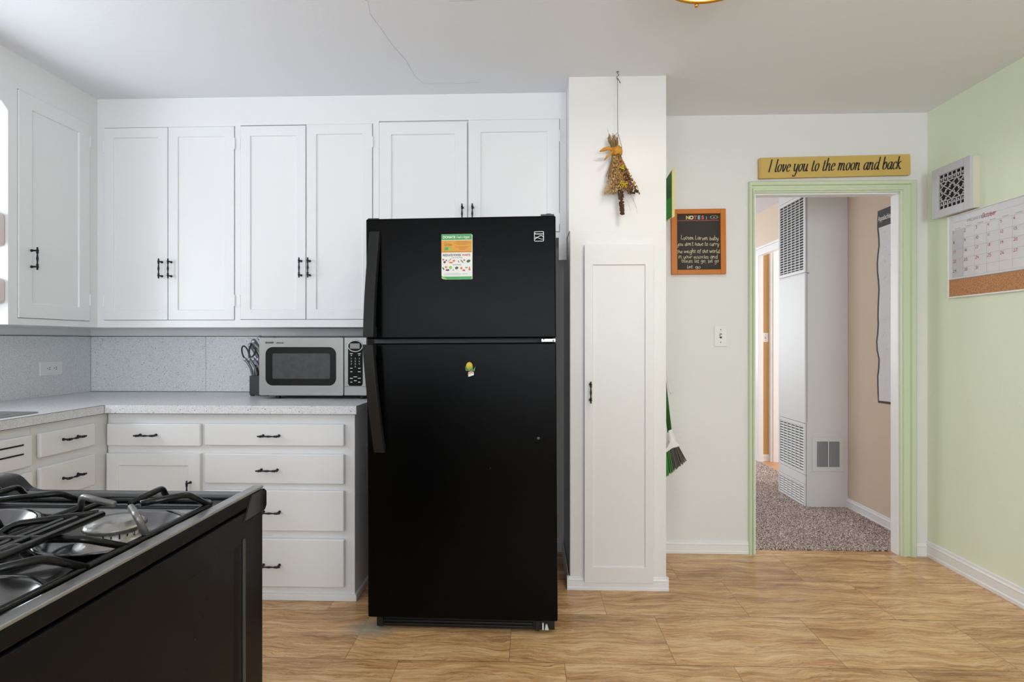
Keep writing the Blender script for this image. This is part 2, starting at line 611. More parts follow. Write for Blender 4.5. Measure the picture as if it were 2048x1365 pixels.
# ---------------------------------------------------------------- lettering
def mesh_text(s, name, m, parent, origin, u, v, size, align='LEFT', bold=0.0, shear=0.0, sx=1.0):
    """plain lettering from the built-in face, laid on the plane origin + a*u + b*v"""
    cu = bpy.data.curves.new(name, 'FONT')
    cu.body = s
    cu.size = size
    cu.align_x = align
    cu.offset = bold
    cu.shear = shear
    tmp = bpy.data.objects.new(name + '_source', cu)
    C.objects.link(tmp)
    bpy.context.view_layer.update()
    me = bpy.data.meshes.new_from_object(tmp)
    C.objects.unlink(tmp)
    bpy.data.objects.remove(tmp)
    me.name = name
    u, v, o = Vector(u).normalized(), Vector(v).normalized(), Vector(origin)
    for vt in me.vertices:
        vt.co = o + u * vt.co.x * sx + v * vt.co.y
    me.materials.clear()
    me.materials.append(M[m])
    ob = bpy.data.objects.new(name, me)
    C.objects.link(ob)
    ob.parent = parent
    return ob


G = {  # pen strokes: x-height 1, ascender 1.7, descender -0.7; (advance, strokes)
    'a': (1.0, [[(.8, .8), (.55, 1), (.2, .75), (.1, .3), (.3, 0), (.55, .2), (.8, .8)], [(.84, 1), (.74, .3), (.82, 0), (1, .15)]]),
    'b': (.95, [[(.22, 1.7), (.15, .6), (.2, .1), (.45, 0), (.75, .3), (.75, .75), (.5, 1), (.2, .6)]]),
    'c': (.8, [[(.72, .8), (.5, 1), (.2, .75), (.12, .3), (.35, 0), (.75, .22)]]),
    'd': (1.0, [[(.8, .8), (.55, 1), (.2, .75), (.1, .3), (.3, 0), (.55, .2), (.8, .8)], [(.9, 1.7), (.76, .3), (.84, 0), (1, .15)]]),
    'e': (.8, [[(.12, .45), (.6, .6), (.68, .85), (.45, 1), (.18, .7), (.12, .3), (.35, 0), (.75, .22)]]),
    'f': (.7, [[(.8, 1.5), (.6, 1.7), (.4, 1.3), (.3, .4), (.2, -.5)], [(.1, .95), (.65, .98)]]),
    'g': (.95, [[(.8, .8), (.5, 1), (.2, .7), (.2, .3), (.45, .1), (.75, .5)], [(.84, 1), (.76, 0), (.6, -.55), (.25, -.6), (.15, -.35)]]),
    'h': (1.0, [[(.22, 1.7), (.15, .8), (.1, 0)], [(.16, .5), (.45, .95), (.68, .9), (.68, .5), (.7, 0), (.95, .15)]]),
    'i': (.5, [[(.22, 1), (.16, .3), (.25, 0), (.45, .15)], [(.25, 1.4), (.27, 1.48)]]),
    'k': (.95, [[(.22, 1.7), (.15, .8), (.1, 0)], [(.75, .95), (.55, 1), (.2, .5)], [(.3, .55), (.55, .2), (.7, 0), (.92, .15)]]),
    'l': (.5, [[(.3, 1.7), (.2, .7), (.18, .1), (.3, 0), (.48, .15)]]),
    'm': (1.5, [[(.05, .85), (.2, 1), (.15, .4), (.1, 0)], [(.16, .5), (.4, .95), (.6, .9), (.6, .5), (.55, 0)], [(.6, .5), (.85, .95), (1.08, .9), (1.08, .5), (1.12, 0), (1.4, .15)]]),
    'n': (1.05, [[(.05, .85), (.2, 1), (.15, .4), (.1, 0)], [(.16, .5), (.45, .95), (.68, .9), (.68, .5), (.7, 0), (.95, .15)]]),
    'o': (.9, [[(.45, 1), (.18, .8), (.1, .4), (.3, 0), (.58, .15), (.75, .6), (.65, .95), (.45, 1)]]),
    'r': (.75, [[(.05, .85), (.2, 1), (.15, .4), (.1, 0)], [(.16, .5), (.35, .9), (.6, 1), (.68, .85)]]),
    's': (.75, [[(.62, .85), (.4, 1), (.2, .8), (.4, .5), (.6, .25), (.4, 0), (.12, .15)]]),
    't': (.65, [[(.32, 1.4), (.22, .6), (.2, .1), (.35, 0), (.6, .18)], [(.05, .98), (.58, 1)]]),
    'u': (1.05, [[(.05, .85), (.18, 1), (.14, .4), (.25, .03), (.5, .1), (.74, .6)], [(.8, 1), (.72, .4), (.8, 0), (1, .15)]]),
    'v': (.85, [[(.05, .85), (.18, 1), (.2, .5), (.32, 0), (.6, .45), (.68, .9), (.55, .98)]]),
    'w': (1.2, [[(.08, 1), (.15, .3), (.3, 0), (.52, .5), (.6, .9)], [(.6, .7), (.65, .1), (.85, .1), (1.05, .6), (1.05, 1)]]),
    'y': (.95, [[(.05, .85), (.18, 1), (.16, .4), (.3, .05), (.55, .2), (.72, .6)], [(.8, 1), (.7, .1), (.5, -.55), (.2, -.65), (.12, -.45)]]),
    'I': (.7, [[(.42, 1.65), (.35, .9), (.25, 0)], [(.18, 1.65), (.68, 1.65)], [(0, 0), (.5, 0)]]),
    'L': (1.0, [[(.25, 1.5), (.15, .6), (.1, .05), (.5, 0), (.85, .12)]]),
    'O': (1.2, [[(.6, 1.6), (.2, 1.2), (.1, .5), (.4, 0), (.8, .2), (1.0, .9), (.9, 1.45), (.6, 1.6)]]),
    'F': (.9, [[(.3, 1.6), (.2, .8), (.15, 0)], [(.1, 1.6), (.5, 1.62), (.9, 1.55)], [(.2, .85), (.6, .9)]]),
    'V': (1.0, [[(.1, 1.5), (.3, .5), (.4, 0), (.7, .8), (1.0, 1.55)]]),
    'G': (1.1, [[(.95, 1.35), (.6, 1.6), (.2, 1.1), (.15, .4), (.5, 0), (.9, .3), (.9, .8), (.55, .75)]]),
    '&': (1.1, [[(1, .3), (.6, .0), (.2, .3), (.6, .9), (.5, 1.3), (.3, 1.1), (.6, .5), (1, 0)]]),
    ',': (.4, [[(.2, .1), (.1, -.25)]]), "'": (.3, [[(.2, 1.6), (.12, 1.3)]]),
    '0': (.9, [[(.45, 1.4), (.15, 1), (.15, .4), (.4, 0), (.7, .4), (.72, 1), (.45, 1.4)]]),
    '1': (.6, [[(.32, 1.4), (.3, .7), (.26, 0)]]),
    '2': (.9, [[(.12, 1.1), (.4, 1.4), (.7, 1.1), (.5, .6), (.1, .05), (.45, .1), (.8, 0)]]),
    '3': (.9, [[(.15, 1.25), (.5, 1.4), (.68, 1.1), (.4, .8), (.72, .45), (.5, .02), (.12, .15)]]),
    '4': (.9, [[(.25, 1.4), (.15, .65), (.75, .65)], [(.6, 1.3), (.55, 0)]]),
    '5': (.9, [[(.72, 1.4), (.3, 1.38), (.2, .85), (.6, .8), (.7, .35), (.45, 0), (.12, .1)]]),
    '6': (.9, [[(.65, 1.4), (.3, 1), (.15, .4), (.4, 0), (.7, .3), (.5, .65), (.2, .4)]]),
    '7': (.9, [[(.12, 1.35), (.45, 1.38), (.75, 1.35), (.5, .7), (.35, 0)]]),
    '8': (.9, [[(.65, 1.2), (.4, 1.4), (.2, 1.1), (.6, .55), (.5, 0), (.2, .2), (.35, .7), (.65, 1.2)]]),
    '9': (.9, [[(.7, 1.1), (.4, 1.4), (.15, 1), (.4, .7), (.7, 1.1), (.6, .5), (.5, 0)]]),
    ' ': (.6, []),
}


def script_text(mb, s, origin, u, v, h, pen=0.12, contrast=0.0, shear=0.0, sx=1.0, width=None, jit=0.0, seed=1):
    """written lettering: flat pen ribbons on the plane origin + a*u + b*v; h = x-height"""
    rnd = random.Random(seed)
    u, v, o = Vector(u).normalized(), Vector(v).normalized(), Vector(origin)
    adv = sum(G.get(c, G[' '])[0] for c in s) * h
    k = sx if width is None else width / adv
    x = 0
    nrm = u.cross(v)
    lift = 0
    for c in s:
        a, strokes = G.get(c, G[' '])
        jy = rnd.uniform(-jit, jit) * h
        js = 1 + rnd.uniform(-jit, jit)
        for st in strokes:
            pts = catmull([(p[0], p[1], 0) for p in st], 5) if len(st) > 2 else [Vector((p[0], p[1], 0)) for p in st]
            P2 = []
            for p in pts:
                yy = p.y * h * js
                P2.append(Vector((x + (p.x * h) * k + shear * yy, yy + jy, 0)))
            n = len(P2)
            L, Rr = [], []
            lift += 0.000004
            for i in range(n):
                d = P2[min(i + 1, n - 1)] - P2[max(i - 1, 0)]
                if d.length < 1e-9:
                    d = Vector((0, 1, 0))
                d.normalize()
                wd = pen * h * ((1 - contrast) + contrast * abs(d.y) ** 2.0)
                if contrast and (i == 0 or i == n - 1):
                    wd *= 0.8
                q = Vector((-d.y, d.x, 0)) * wd * 0.5
                a1, a2 = P2[i] + q, P2[i] - q
                L.append(mb.bm.verts.new(o + u * a1.x + v * a1.y + nrm * lift))
                Rr.append(mb.bm.verts.new(o + u * a2.x + v * a2.y + nrm * lift))
            for i in range(n - 1):
                mb.bm.faces.new((L[i], L[i + 1], Rr[i + 1], Rr[i]))
        x += a * h * k
    return x


# ================================================================ SETTING
XL, XR, YB, CH = -2.54, 2.186, 3.10, 2.44
YN = -2.4                                     # wall behind the camera
DX0, DX1, DZ = 1.243, 2.034, 2.003            # doorway opening

struct('floor', MB().box(XL - .1, XR + .2, YN - .1, 3.155, -.05, 0), 'floor', 'tan travertine-look tile floor of the kitchen')
struct('ceiling', MB().box(XL - .1, XR + .15, YN - .1, 3.16, CH, CH + .05), 'ceiling', 'white kitchen ceiling')
ceil_ = [o for o in sc.objects if o.name == 'ceiling'][0]
for pts in ([(-.640, 1.985), (-.600, 2.02), (-.615, 2.10), (-.60, 2.20), (-.585, 2.32), (-.555, 2.45), (-.545, 2.60), (-.52, 2.67), (-.40, 2.675), (-.25, 2.668)],
            [(-.30, 2.03), (-.05, 2.02), (.15, 2.025), (.35, 2.015), (.45, 2.02)]):
    MB().tube([(x_, y_, CH) for x_, y_ in pts], .0007, 4).build('hairline_crack', 'lines', ceil_)
mb = MB()
mb.box(XL - .1, DX0, YB, YB + .06, 0, CH)
mb.box(DX1, XR + .06, YB, YB + .06, 0, CH)
mb.box(DX0, DX1, YB, YB + .06, DZ, CH)
struct('wall_back', mb, 'wall', 'white back wall with the doorway to the hall')
mb = MB()
mb.box(XR, XR + .06, YN - .1, YB, 0, CH)
struct('wall_right', mb, 'green', 'pale green wall at the right')
mb = MB()                                      # left wall with sink window
WY0, WY1, WZ0, WZ1 = 1.05, 2.05, 1.12, 2.12
mb.box(XL - .1, XL, YN - .1, WY0, 0, CH)
mb.box(XL - .1, XL, WY1, YB, 0, CH)
mb.box(XL - .1, XL, WY0, WY1, 0, WZ0)
mb.box(XL - .1, XL, WY0, WY1, WZ1, CH)
struct('wall_left', mb, 'wall', 'white wall behind the sink')
mb = MB()                                      # rear wall; its rightmost window is added to light that side
RZ0, RZ1 = .72, 2.18
RW = [(-2.1, -1.1), (-.75, .25), (.65, 1.85)]
_e = [XL] + [v for p in RW for v in p] + [XR]
for _i in range(0, len(_e), 2):
    mb.box(_e[_i], _e[_i + 1], YN - .1, YN, 0, CH)
for _a, _b in RW:
    mb.box(_a, _b, YN - .1, YN, 0, RZ0)
    mb.box(_a, _b, YN - .1, YN, RZ1, CH)
struct('wall_rear', mb, 'wall_rear', 'grey wall behind the camera')


def window(name, horizontal, a0, a1, z0, z1, pos, mull):
    t = thing(name, None, None)
    tag(t, 'white framed window', None, None, 'structure')
    def B(mb, a, b, zz0, zz1, d0, d1):
        if horizontal:
            mb.box(a, b, pos + d0, pos + d1, zz0, zz1)
        else:
            mb.box(pos + d0, pos + d1, a, b, zz0, zz1)
    f = MB()
    B(f, a0, a0 + .05, z0, z1, -.07, -.02)
    B(f, a1 - .05, a1, z0, z1, -.07, -.02)
    B(f, a0 + .05, a1 - .05, z0, z0 + .05, -.07, -.02)
    B(f, a0 + .05, a1 - .05, z1 - .05, z1, -.07, -.02)
    for i in range(1, mull):
        a = a0 + (a1 - a0) * i / mull
        B(f, a - .02, a + .02, z0 + .05, z1 - .05, -.065, -.025)
    f.build('window_frame', 'trim', t)
    g = MB()
    B(g, a0 + .05, a1 - .05, z0 + .05, z1 - .05, -.047, -.043)
    g.build('window_pane', 'glass', t)


window('window_1', False, WY0, WY1, WZ0, WZ1, XL, 2)
for _k, (_a, _b) in enumerate(RW):
    window('window_%d' % (_k + 2), True, _a, _b, RZ0, RZ1, YN, 1)


def base_profile(mb, p0, p1, nrm, h=.085, t=.014):
    """profiled baseboard between two floor points, standing out along nrm"""
    prof = [(0, 0), (t, 0), (t, h * .18), (t * .8, h * .24), (t * .8, h * .68), (t * .95, h * .74), (t * .6, h * .84), (t * .55, h * .96), (0, h)]
    p0, p1, n = Vector(p0), Vector(p1), Vector(nrm)
    A = [mb.bm.verts.new(p0 + n * a + Vector((0, 0, b))) for a, b in prof]
    B_ = [mb.bm.verts.new(p1 + n * a + Vector((0, 0, b))) for a, b in prof]
    k = len(prof)
    for i in range(k):
        mb.bm.faces.new((A[i], B_[i], B_[(i + 1) % k], A[(i + 1) % k]))
    mb.bm.faces.new(A)
    mb.bm.faces.new(B_[::-1])


PX0, PX1, PY = .186, .645, 2.63               # pantry column
mb = MB()
base_profile(mb, (PX1, YB, 0), (DX0 - .032, YB, 0), (0, -1, 0), .07)
struct('baseboard_back', mb, 'trim')
mb = MB()
base_profile(mb, (DX1 + .082, YB, 0), (XR, YB, 0), (0, -1, 0), .075)
struct('baseboard_corner', mb, 'trim')
mb = MB()
base_profile(mb, (XR, YN, 0), (XR, YB, 0), (-1, 0, 0), .085)
struct('baseboard_right', mb, 'trim')
mb = MB()
base_profile(mb, (.12, YB, 0), (PX0, YB, 0), (0, -1, 0), .07)
base_profile(mb, (PX0, YB, 0), (PX0, PY - .012, 0), (-1, 0, 0), .062, .010)
base_profile(mb, (PX0 - .01, PY, 0), (PX1 + .01, PY, 0), (0, -1, 0), .062, .014)
base_profile(mb, (PX1, PY - .012, 0), (PX1, YB, 0), (1, 0, 0), .062, .010)
struct('baseboard_pantry', mb, 'trim')

# doorway casing (green) + white jamb
t = thing('door_1', None, None)
tag(t, 'cased doorway into the hall', None, None, 'structure')


CPROF = [(0, 0), (0, .010), (.006, .012), (.010, .012), (.013, .020), (.028, .022), (.033, .013), (.048, .015), (.053, .026), (.075, .026), (.082, .020), (.082, 0)]


def casing_piece(name, corner):
    """one mitred length of the profiled casing"""
    mb = MB()
    sL, sT, sR = .39, .75, 1.0
    def ring(k):
        out = []
        for o_, d_ in CPROF:
            if k == 0: p = (DX0 - o_ * sL, YB - d_, 0)
            if k == 1: p = (DX0 - o_ * sL, YB - d_, DZ + o_ * sT)
            if k == 2: p = (DX1 + o_ * sR, YB - d_, DZ + o_ * sT)
            if k == 3: p = (DX1 + o_ * sR, YB - d_, 0)
            out.append(mb.bm.verts.new(p))
        return out
    a, b_ = ring(corner), ring(corner + 1)
    for i in range(len(CPROF) - 1):
        mb.bm.faces.new((a[i], a[i + 1], b_[i + 1], b_[i]))
    return mb.build(name, 'greentrim', t)


casing_piece('casing_leg', 0)
casing_piece('casing_head', 1)
casing_piece('casing_leg', 2)
mb = MB()
mb.box(DX0, DX0 + .006, YB - .012, YB + .065, 0, DZ - .006)
mb.box(DX1 - .006, DX1, YB + .005, YB + .062, 0, DZ - .006)
mb.box(DX0, DX1, YB + .005, YB + .062, DZ - .008, DZ)
mb.build('jamb', 'trim', t)

# hall shell
HX = 2.245
struct('floor_hall', MB().box(-1.2, HX + .03, 3.155, 7.3, -.05, -.004), 'dark')
rnd = random.Random(4)
me = bpy.data.meshes.new('floor_carpet')
nx, ny = 190, 430
x0, x1, y0, y1 = 1.15, HX, 3.157, 5.75
vs, fs = [], []
for j in range(ny + 1):
    yy = y0 + (y1 - y0) * j / ny
    for i in range(nx + 1):
        e = 0.0 if j > 1 else -.008
        vs.append((x0 + (x1 - x0) * i / nx + rnd.uniform(-.002, .002), yy + (rnd.uniform(-.002, .002) if j > 0 else rnd.uniform(-.006, .0)), .004 + e + rnd.uniform(0, .009)))
for j in range(ny):
    for i in range(nx):
        a = j * (nx + 1) + i
        fs.append((a, a + 1, a + nx + 2, a + nx + 1))
me.from_pydata(vs, [], fs)
me.materials.append(M['carpet'])
o = bpy.data.objects.new('floor_carpet', me)
C.objects.link(o)
tag(o, 'brown-grey looped carpet on the hall floor', None, None, 'structure')
struct('ceiling_hall', MB().box(-1.3, 4.3, 3.16, 7.4, CH, CH + .05), 'ceiling')
mb = MB()
SY0, SY1 = 4.62, 5.45
mb.box(HX, HX + .03, 3.16, SY0, 0, CH)
mb.box(HX, HX + .03, SY1, 7.3, 0, CH)
mb.box(HX, HX + .03, SY0, SY1, 2.02, CH)
struct('wall_hall_right', mb, 'beige', 'beige right wall of the hall')
mb = MB()
mb.box(-.4, HX, 7.3, 7.4, 0, .7)
mb.box(-1.3, -.4, 7.3, 7.4, 0, CH)
mb.box(1.4, HX, 7.3, 7.4, .7, CH)
mb.box(-.4, 1.4, 7.3, 7.4, 2.25, CH)
struct('wall_hall_end', mb, 'beige')
mb = MB()
mb.box(-1.3, -1.2, 3.16, 4.2, 0, CH)
mb.box(-1.3, -1.2, 5.8, 7.3, 0, CH)
mb.box(-1.3, -1.2, 4.2, 5.8, 0, .7)
mb.box(-1.3, -1.2, 4.2, 5.8, 2.25, CH)
struct('wall_hall_left', mb, 'beige')
mb = MB()
base_profile(mb, (HX, 3.16, 0), (HX, 3.957, 0), (-1, 0, 0), .075)
struct('baseboard_hall', mb, 'trim')
# side room behind the hall
struct('floor_side_room', MB().box(HX, 4.2, 3.9, 5.6, -.05, .004), 'hardwood')
mb = MB()
mb.box(HX + .03, 4.2, 5.5, 5.6, 0, CH)
struct('wall_side_room', mb, 'tan', 'tan wall seen through the far doorway')
mb = MB()
mb.box(HX + .03, 4.2, 3.8, 3.9, 0, CH)
mb.box(4.2, 4.3, 3.8, 3.95, 0, CH)
mb.box(4.2, 4.3, 5.3, 5.6, 0, CH)
mb.box(4.2, 4.3, 3.95, 5.3, 0, .7)
mb.box(4.2, 4.3, 3.95, 5.3, 2.1, CH)
struct('wall_side_room_outer', mb, 'wall')
t = thing('door_2', None, None)
tag(t, 'white cased doorway in the hall wall', None, None, 'structure')
mb = MB()
mb.box(HX - .018, HX + .032, SY1 - .002, SY1 + .048, 0, 2.08)
mb.box(HX - .018, HX - .0005, SY1 + .048, SY1 + .11, 0, 2.08)
mb.box(HX - .018, HX + .032, SY0 - .08, SY0 + .002, 0, 2.08)
mb.box(HX - .022, HX + .033, SY0, SY1, 2.018, 2.08)
mb.box(HX - .03, HX + .03, SY0 - .08, SY1 + .11, 2.08, 2.10)
mb.build('casing', 'trim', t, bevel=.002)
t = thing('door_3', None, None)
tag(t, 'white door casing in the side room', None, None, 'structure')
mb = MB()
mb.box(2.352, 2.44, 5.46, 5.5, 0, 2.15)
mb.box(2.375, 2.43, 5.452, 5.46, 0, 2.15)
mb.build('casing', 'trim', t, bevel=.002)
mb = MB()
base_profile(mb, (HX + .03, 5.5, 0), (2.352, 5.5, 0), (0, -1, 0), .07)
struct('baseboard_side_room', mb, 'trim')

# backsplash panels = fixed laminate
mb = MB()
mb.box(XL + .006, -1.86, YB - .0045, YB - .0005, .8905, 1.208)
mb.box(-1.858, -.62, YB - .0045, YB - .0005, .8905, 1.208)
o = mb.build('backsplash', 'lam')
tag(o, 'speckled grey laminate backsplash along the back wall beneath the wall cabinets', 'backsplash')
mb = MB()
mb.box(XL + .0005, XL + .0045, 1.0, YB - .005, .8905, 1.208)
o = mb.build('backsplash', 'lam')
tag(o, 'speckled grey laminate backsplash on the left wall around the outlet', 'backsplash')
mb = MB()
mb.box(XL + .004, -.62, YB - .007, YB - .004, 1.207, 1.2105)
mb.box(XL + .004, -.62, YB - .007, YB - .004, .890, .8925)
mb.box(XL + .004, XL + .007, 1.0, YB - .007, 1.207, 1.2105)
struct('trim_1', mb, 'gasket')

# ================================================================ PULLS + CABINETS
prof = [(0, -.052), (.0018, -.0515), (.0035, -.049), (.0042, -.046), (.0028, -.0435), (.0030, -.0425), (.0052, -.040), (.0058, -.0365),
        (.0046, -.033), (.0036, -.0315), (.0052, -.029), (.0050, -.0265), (.0032, -.023), (.0028, -.018), (.0036, -.010), (.0050, 0)]
prof = prof + [(r, -t_) for r, t_ in prof[-2::-1]]
pb = MB()
pb.lathe(prof, (0, -.028, 0), (1, 0, 0), 14)
for sx in (-1, 1):
    pb.lathe([(0, 0), (.0062, 0), (.0062, .003), (.0042, .006), (.0040, .020), (.0048, .028)], (sx * .0365, 0, 0), (0, -1, 0), 12)
PULL = pb.build('handle', 'iron', smooth=True)
PULLMESH = PULL.data
bpy.data.objects.remove(PULL)


def pull(parent, x, z, vertical, y=0):
    o = bpy.data.objects.new('handle', PULLMESH)
    C.objects.link(o)
    o.parent = parent
    o.location = (x, y, z)
    o.rotation_euler = (0, R(90) if vertical else 0, 0)
    o['label'] = 'black wrought iron pull'
    return o


hb = MB()
hb.tube([(0, -.0045, -.024), (0, -.0045, .024)], .0038, 8)
for z in (-.012, 0, .012):
    hb.tube([(0, -.0045, z - .001), (0, -.0045, z + .001)], .0046, 8)
hb.blob((0, -.0045, .026), .004)
hb.blob((0, -.0045, -.026), .004)
hb.box(-.002, .016, -.002, 0, -.02, .02)
_h = hb.build('hinge', 'trim')
HINGE = _h.data
bpy.data.objects.remove(_h)


def hinge(parent, x, z, flip=1, y=0):
    o = bpy.data.objects.new('hinge', HINGE)
    C.objects.link(o)
    o.parent = parent
    o.location = (x, y, z)
    o.scale = (flip, 1, 1)
    return o


def panel_door(parent, x0, x1, z0, z1, st=.05, stb=None, sts=None, th=.018, m='cab', rec=.007, y=0):
    """shaker door whose front is at y - th"""
    stb = stb or st
    a, b, c, d = x0 + st, x1 - st, z0 + stb, z1 - (sts or st)
    bm = MB()
    f, r, k = y - th, y - th + rec, y
    g = bm.bm
    V = lambda *p: g.verts.new(p)
    O = [V(x0, f, z0), V(x1, f, z0), V(x1, f, z1), V(x0, f, z1)]
    I = [V(a, f, c), V(b, f, c), V(b, f, d), V(a, f, d)]
    e = .002
    P = [V(a + e, r, c + e), V(b - e, r, c + e), V(b - e, r, d - e), V(a + e, r, d - e)]
    K = [V(x0, k, z0), V(x1, k, z0), V(x1, k, z1), V(x0, k, z1)]
    for i in range(4):
        j = (i + 1) % 4
        g.faces.new((O[i], O[j], I[j], I[i]))
        g.faces.new((I[i], I[j], P[j], P[i]))
        g.faces.new((O[j], O[i], K[i], K[j]))
    g.faces.new(P)
    g.faces.new(K[::-1])
    return bm.build('door', m, parent, bevel=.0018)


def slab(parent, x0, x1, z0, z1, name='drawer', m='cab', th=.02, y=0, bev=.006):
    return MB().box(x0, x1, y - th, y, z0, z1).build(name, m, parent, bevel=bev, seg=2)


def framed_body(parent, x0, x1, z0, z1, depth, openings, extra=None):
    """carcass set back 14 mm behind a face frame whose openings leave a gap round the doors"""
    mb = MB()
    mb.box(x0, x1, .0142, depth, z0, z1)
    mb.build('cabinet_body', 'cab', parent)
    xs = sorted({x0, x1} | {o_[0] for o_ in openings} | {o_[1] for o_ in openings})
    zs = sorted({z0, z1} | {o_[2] for o_ in openings} | {o_[3] for o_ in openings})
    mb = MB()
    g = mb.bm
    for a, b in zip(xs, xs[1:]):
        for c, d in zip(zs, zs[1:]):
            mx, mz = (a + b) / 2, (c + d) / 2
            if not any(o_[0] < mx < o_[1] and o_[2] < mz < o_[3] for o_ in openings):
                mb.box(a, b, 0, .014, c, d)
    if extra:
        mb.box(*extra)
    bmesh.ops.remove_doubles(g, verts=g.verts, dist=.00005)
    # drop the walls shared by neighbouring cells
    seen = {}
    for f_ in g.faces:
        seen.setdefault(frozenset(v.index for v in f_.verts), []).append(f_)
    g.verts.index_update()
    seen = {}
    for f_ in g.faces:
        seen.setdefault(frozenset(v.index for v in f_.verts), []).append(f_)
    bmesh.ops.delete(g, geom=[f_ for L_ in seen.values() if len(L_) > 1 for f_ in L_], context='FACES')
    mb.build('face_frame', 'cab', parent)


# --- wall cabinets on the back wall
UY = 2.79
t = thing('wall_cabinet', 'tall two-door white wall cabinet nearest the left corner', 'cabinet', (0, UY, 0), group='white wall cabinets over the counter')
framed_body(t, -2.25, -1.507, 1.252, CH, YB - UY - .002, [(-2.2145, -1.5215, 1.2885, 2.2905)])
d = panel_door(t, -2.212, -1.874, 1.291, 2.287, .05, y=.0125)
pull(d, -1.902, 1.553, True, -.0055)
hinge(d, -2.214, 2.19, 1, .0); hinge(d, -2.214, 1.39, 1, .0)
d = panel_door(t, -1.870, -1.524, 1.291, 2.288, .05, y=.0125)
pull(d, -1.853, 1.553, True, -.0055)
hinge(d, -1.522, 2.20, -1, .0); hinge(d, -1.522, 1.39, -1, .0)

t = thing('wall_cabinet', 'tall two-door white wall cabinet directly above the microwave', 'cabinet', (0, UY, 0), group='white wall cabinets over the counter')
framed_body(t, -1.507, -.790, 1.252, CH, YB - UY - .002, [(-1.4925, -.8035, 1.2905, 2.2950)])
d = panel_door(t, -1.490, -1.151, 1.293, 2.288, .05, y=.0125)
pull(d, -1.173, 1.555, True, -.0055)
hinge(d, -1.492, 2.20, 1, .0); hinge(d, -1.492, 1.39, 1, .0)
d = panel_door(t, -1.146, -.806, 1.293, 2.293, .05, y=.0125)
pull(d, -1.128, 1.555, True, -.0055)
hinge(d, -.804, 2.20, -1, .0); hinge(d, -.804, 1.39, -1, .0)

t = thing('wall_cabinet', 'short two-door white cabinet over the black refrigerator', 'cabinet', (0, UY, 0))
framed_body(t, -.790, PX0 - .001, 1.705, CH, YB - UY - .002, [(-.7725, .1505, 1.7325, 2.3072)], (.146, PX0 - .001, 0, .02, 1.592, 1.7048))
d = panel_door(t, -.770, -.320, 1.735, 2.298, .062, y=.0125)
pull(d, -.342, 1.822, True, -.0055)
hinge(d, -.772, 2.20, 1, .0)
d = panel_door(t, -.313, .148, 1.735, 2.305, .062, y=.0125)
pull(d, -.290, 1.822, True, -.0055)
hinge(d, .150, 2.22, -1, .0); hinge(d, .150, 1.80, -1, .0)

# --- wall cabinet on the left wall; local x = world Y, local -y = world +X
UX = -2.25
t = thing('wall_cabinet', 'single-door white wall cabinet on the left wall beside the window', 'cabinet', (UX, 0, 0), R(90))
framed_body(t, 2.30, YB, 1.252, CH, UX - XL, [(2.3425, 2.7375, 1.2815, 2.2905)])
d = panel_door(t, 2.345, 2.735, 1.284, 2.288, .065, y=.0125)
pull(d, 2.405, 1.552, True, -.0055)
hinge(d, 2.737, 2.20, -1, .0); hinge(d, 2.737, 1.39, -1, .0)
# scalloped valance bridging the window
vp = [(2.30, CH), (2.30, 2.175)]
for k in range(1, 13):
    yy = 2.30 - k * .1
    for j in (0.25, .5, .75, 1.0):
        y_ = 2.30 - (k - 1 + j) * .11
        vp.append((y_, 2.175 + .028 * math.sin(PI * j) + (0.03 if k > 1 else 0.03 * j)))
vp.append((vp[-1][0], CH))
o = MB().prism(vp, UX - .018, UX, 'x').build('window_valance', 'cab')
tag(o, 'white scalloped wooden valance running from the left cabinet over the sink window', 'valance')

# two rounded pale boxes on the window end of the cabinet
for _z, _h, _l in ((1.586, .148, 'upper rounded pale box on the bright end of the left wall cabinet'), (1.340, .112, 'lower rounded pale box on the bright end of the left wall cabinet')):
    pl = [(p_[0], p_[1]) for p_ in rounded(-.27, .0, 0, _h, .022, 5)]
    o = MB().prism([(UX - .012 + a_, _z + b_) for a_, b_ in pl], 2.19, 2.2995).build('storage_bin', 'bin', bevel=.006)
    tag(o, _l, 'storage bin', 'pale boxes at the window end of the cabinet')

# --- base cabinets, back run
BY = 2.475
t = thing('base_cabinet', 'white base cabinet with one drawer over one door, in the corner', 'cabinet', (0, BY, 0))
MB().box(-1.945, -1.489, 0, YB - BY - .006, .03, .851).build('cabinet_body', 'cab', t)
MB().box(-1.945, -1.489, .0, YB - BY - .006, 0, .03).build('toe_board', 'cab', t)
d = slab(t, -1.938, -1.500, .700, .803)
pull(d, -1.741, .752, False, -.02)
d = panel_door(t, -1.938, -1.502, .07, .667, .055, y=0, th=.02)
pull(d, -1.545, .500, True, -.02)
hinge(d, -1.94, .59, 1, -.004)
t = thing('base_cabinet', 'white base cabinet with a stack of four drawers, left of the refrigerator', 'cabinet', (0, BY, 0))
MB().box(-1.489, -.796, 0, YB - BY - .006, .03, .851).build('cabinet_body', 'cab', t)
MB().box(-1.489, -.785, -.012, YB - BY - .006, 0, .03).build('toe_board', 'cab', t, bevel=.003)
for z0, z1, hz, hx in ((.704, .804, .752, -1.172), (.532, .668, .597, -1.180), (.318, .503, .407, -1.170), (.064, .283, .166, -1.170)):
    d = slab(t, -1.481, -.839, z0, z1)
    pull(d, hx, hz, False, -.02)

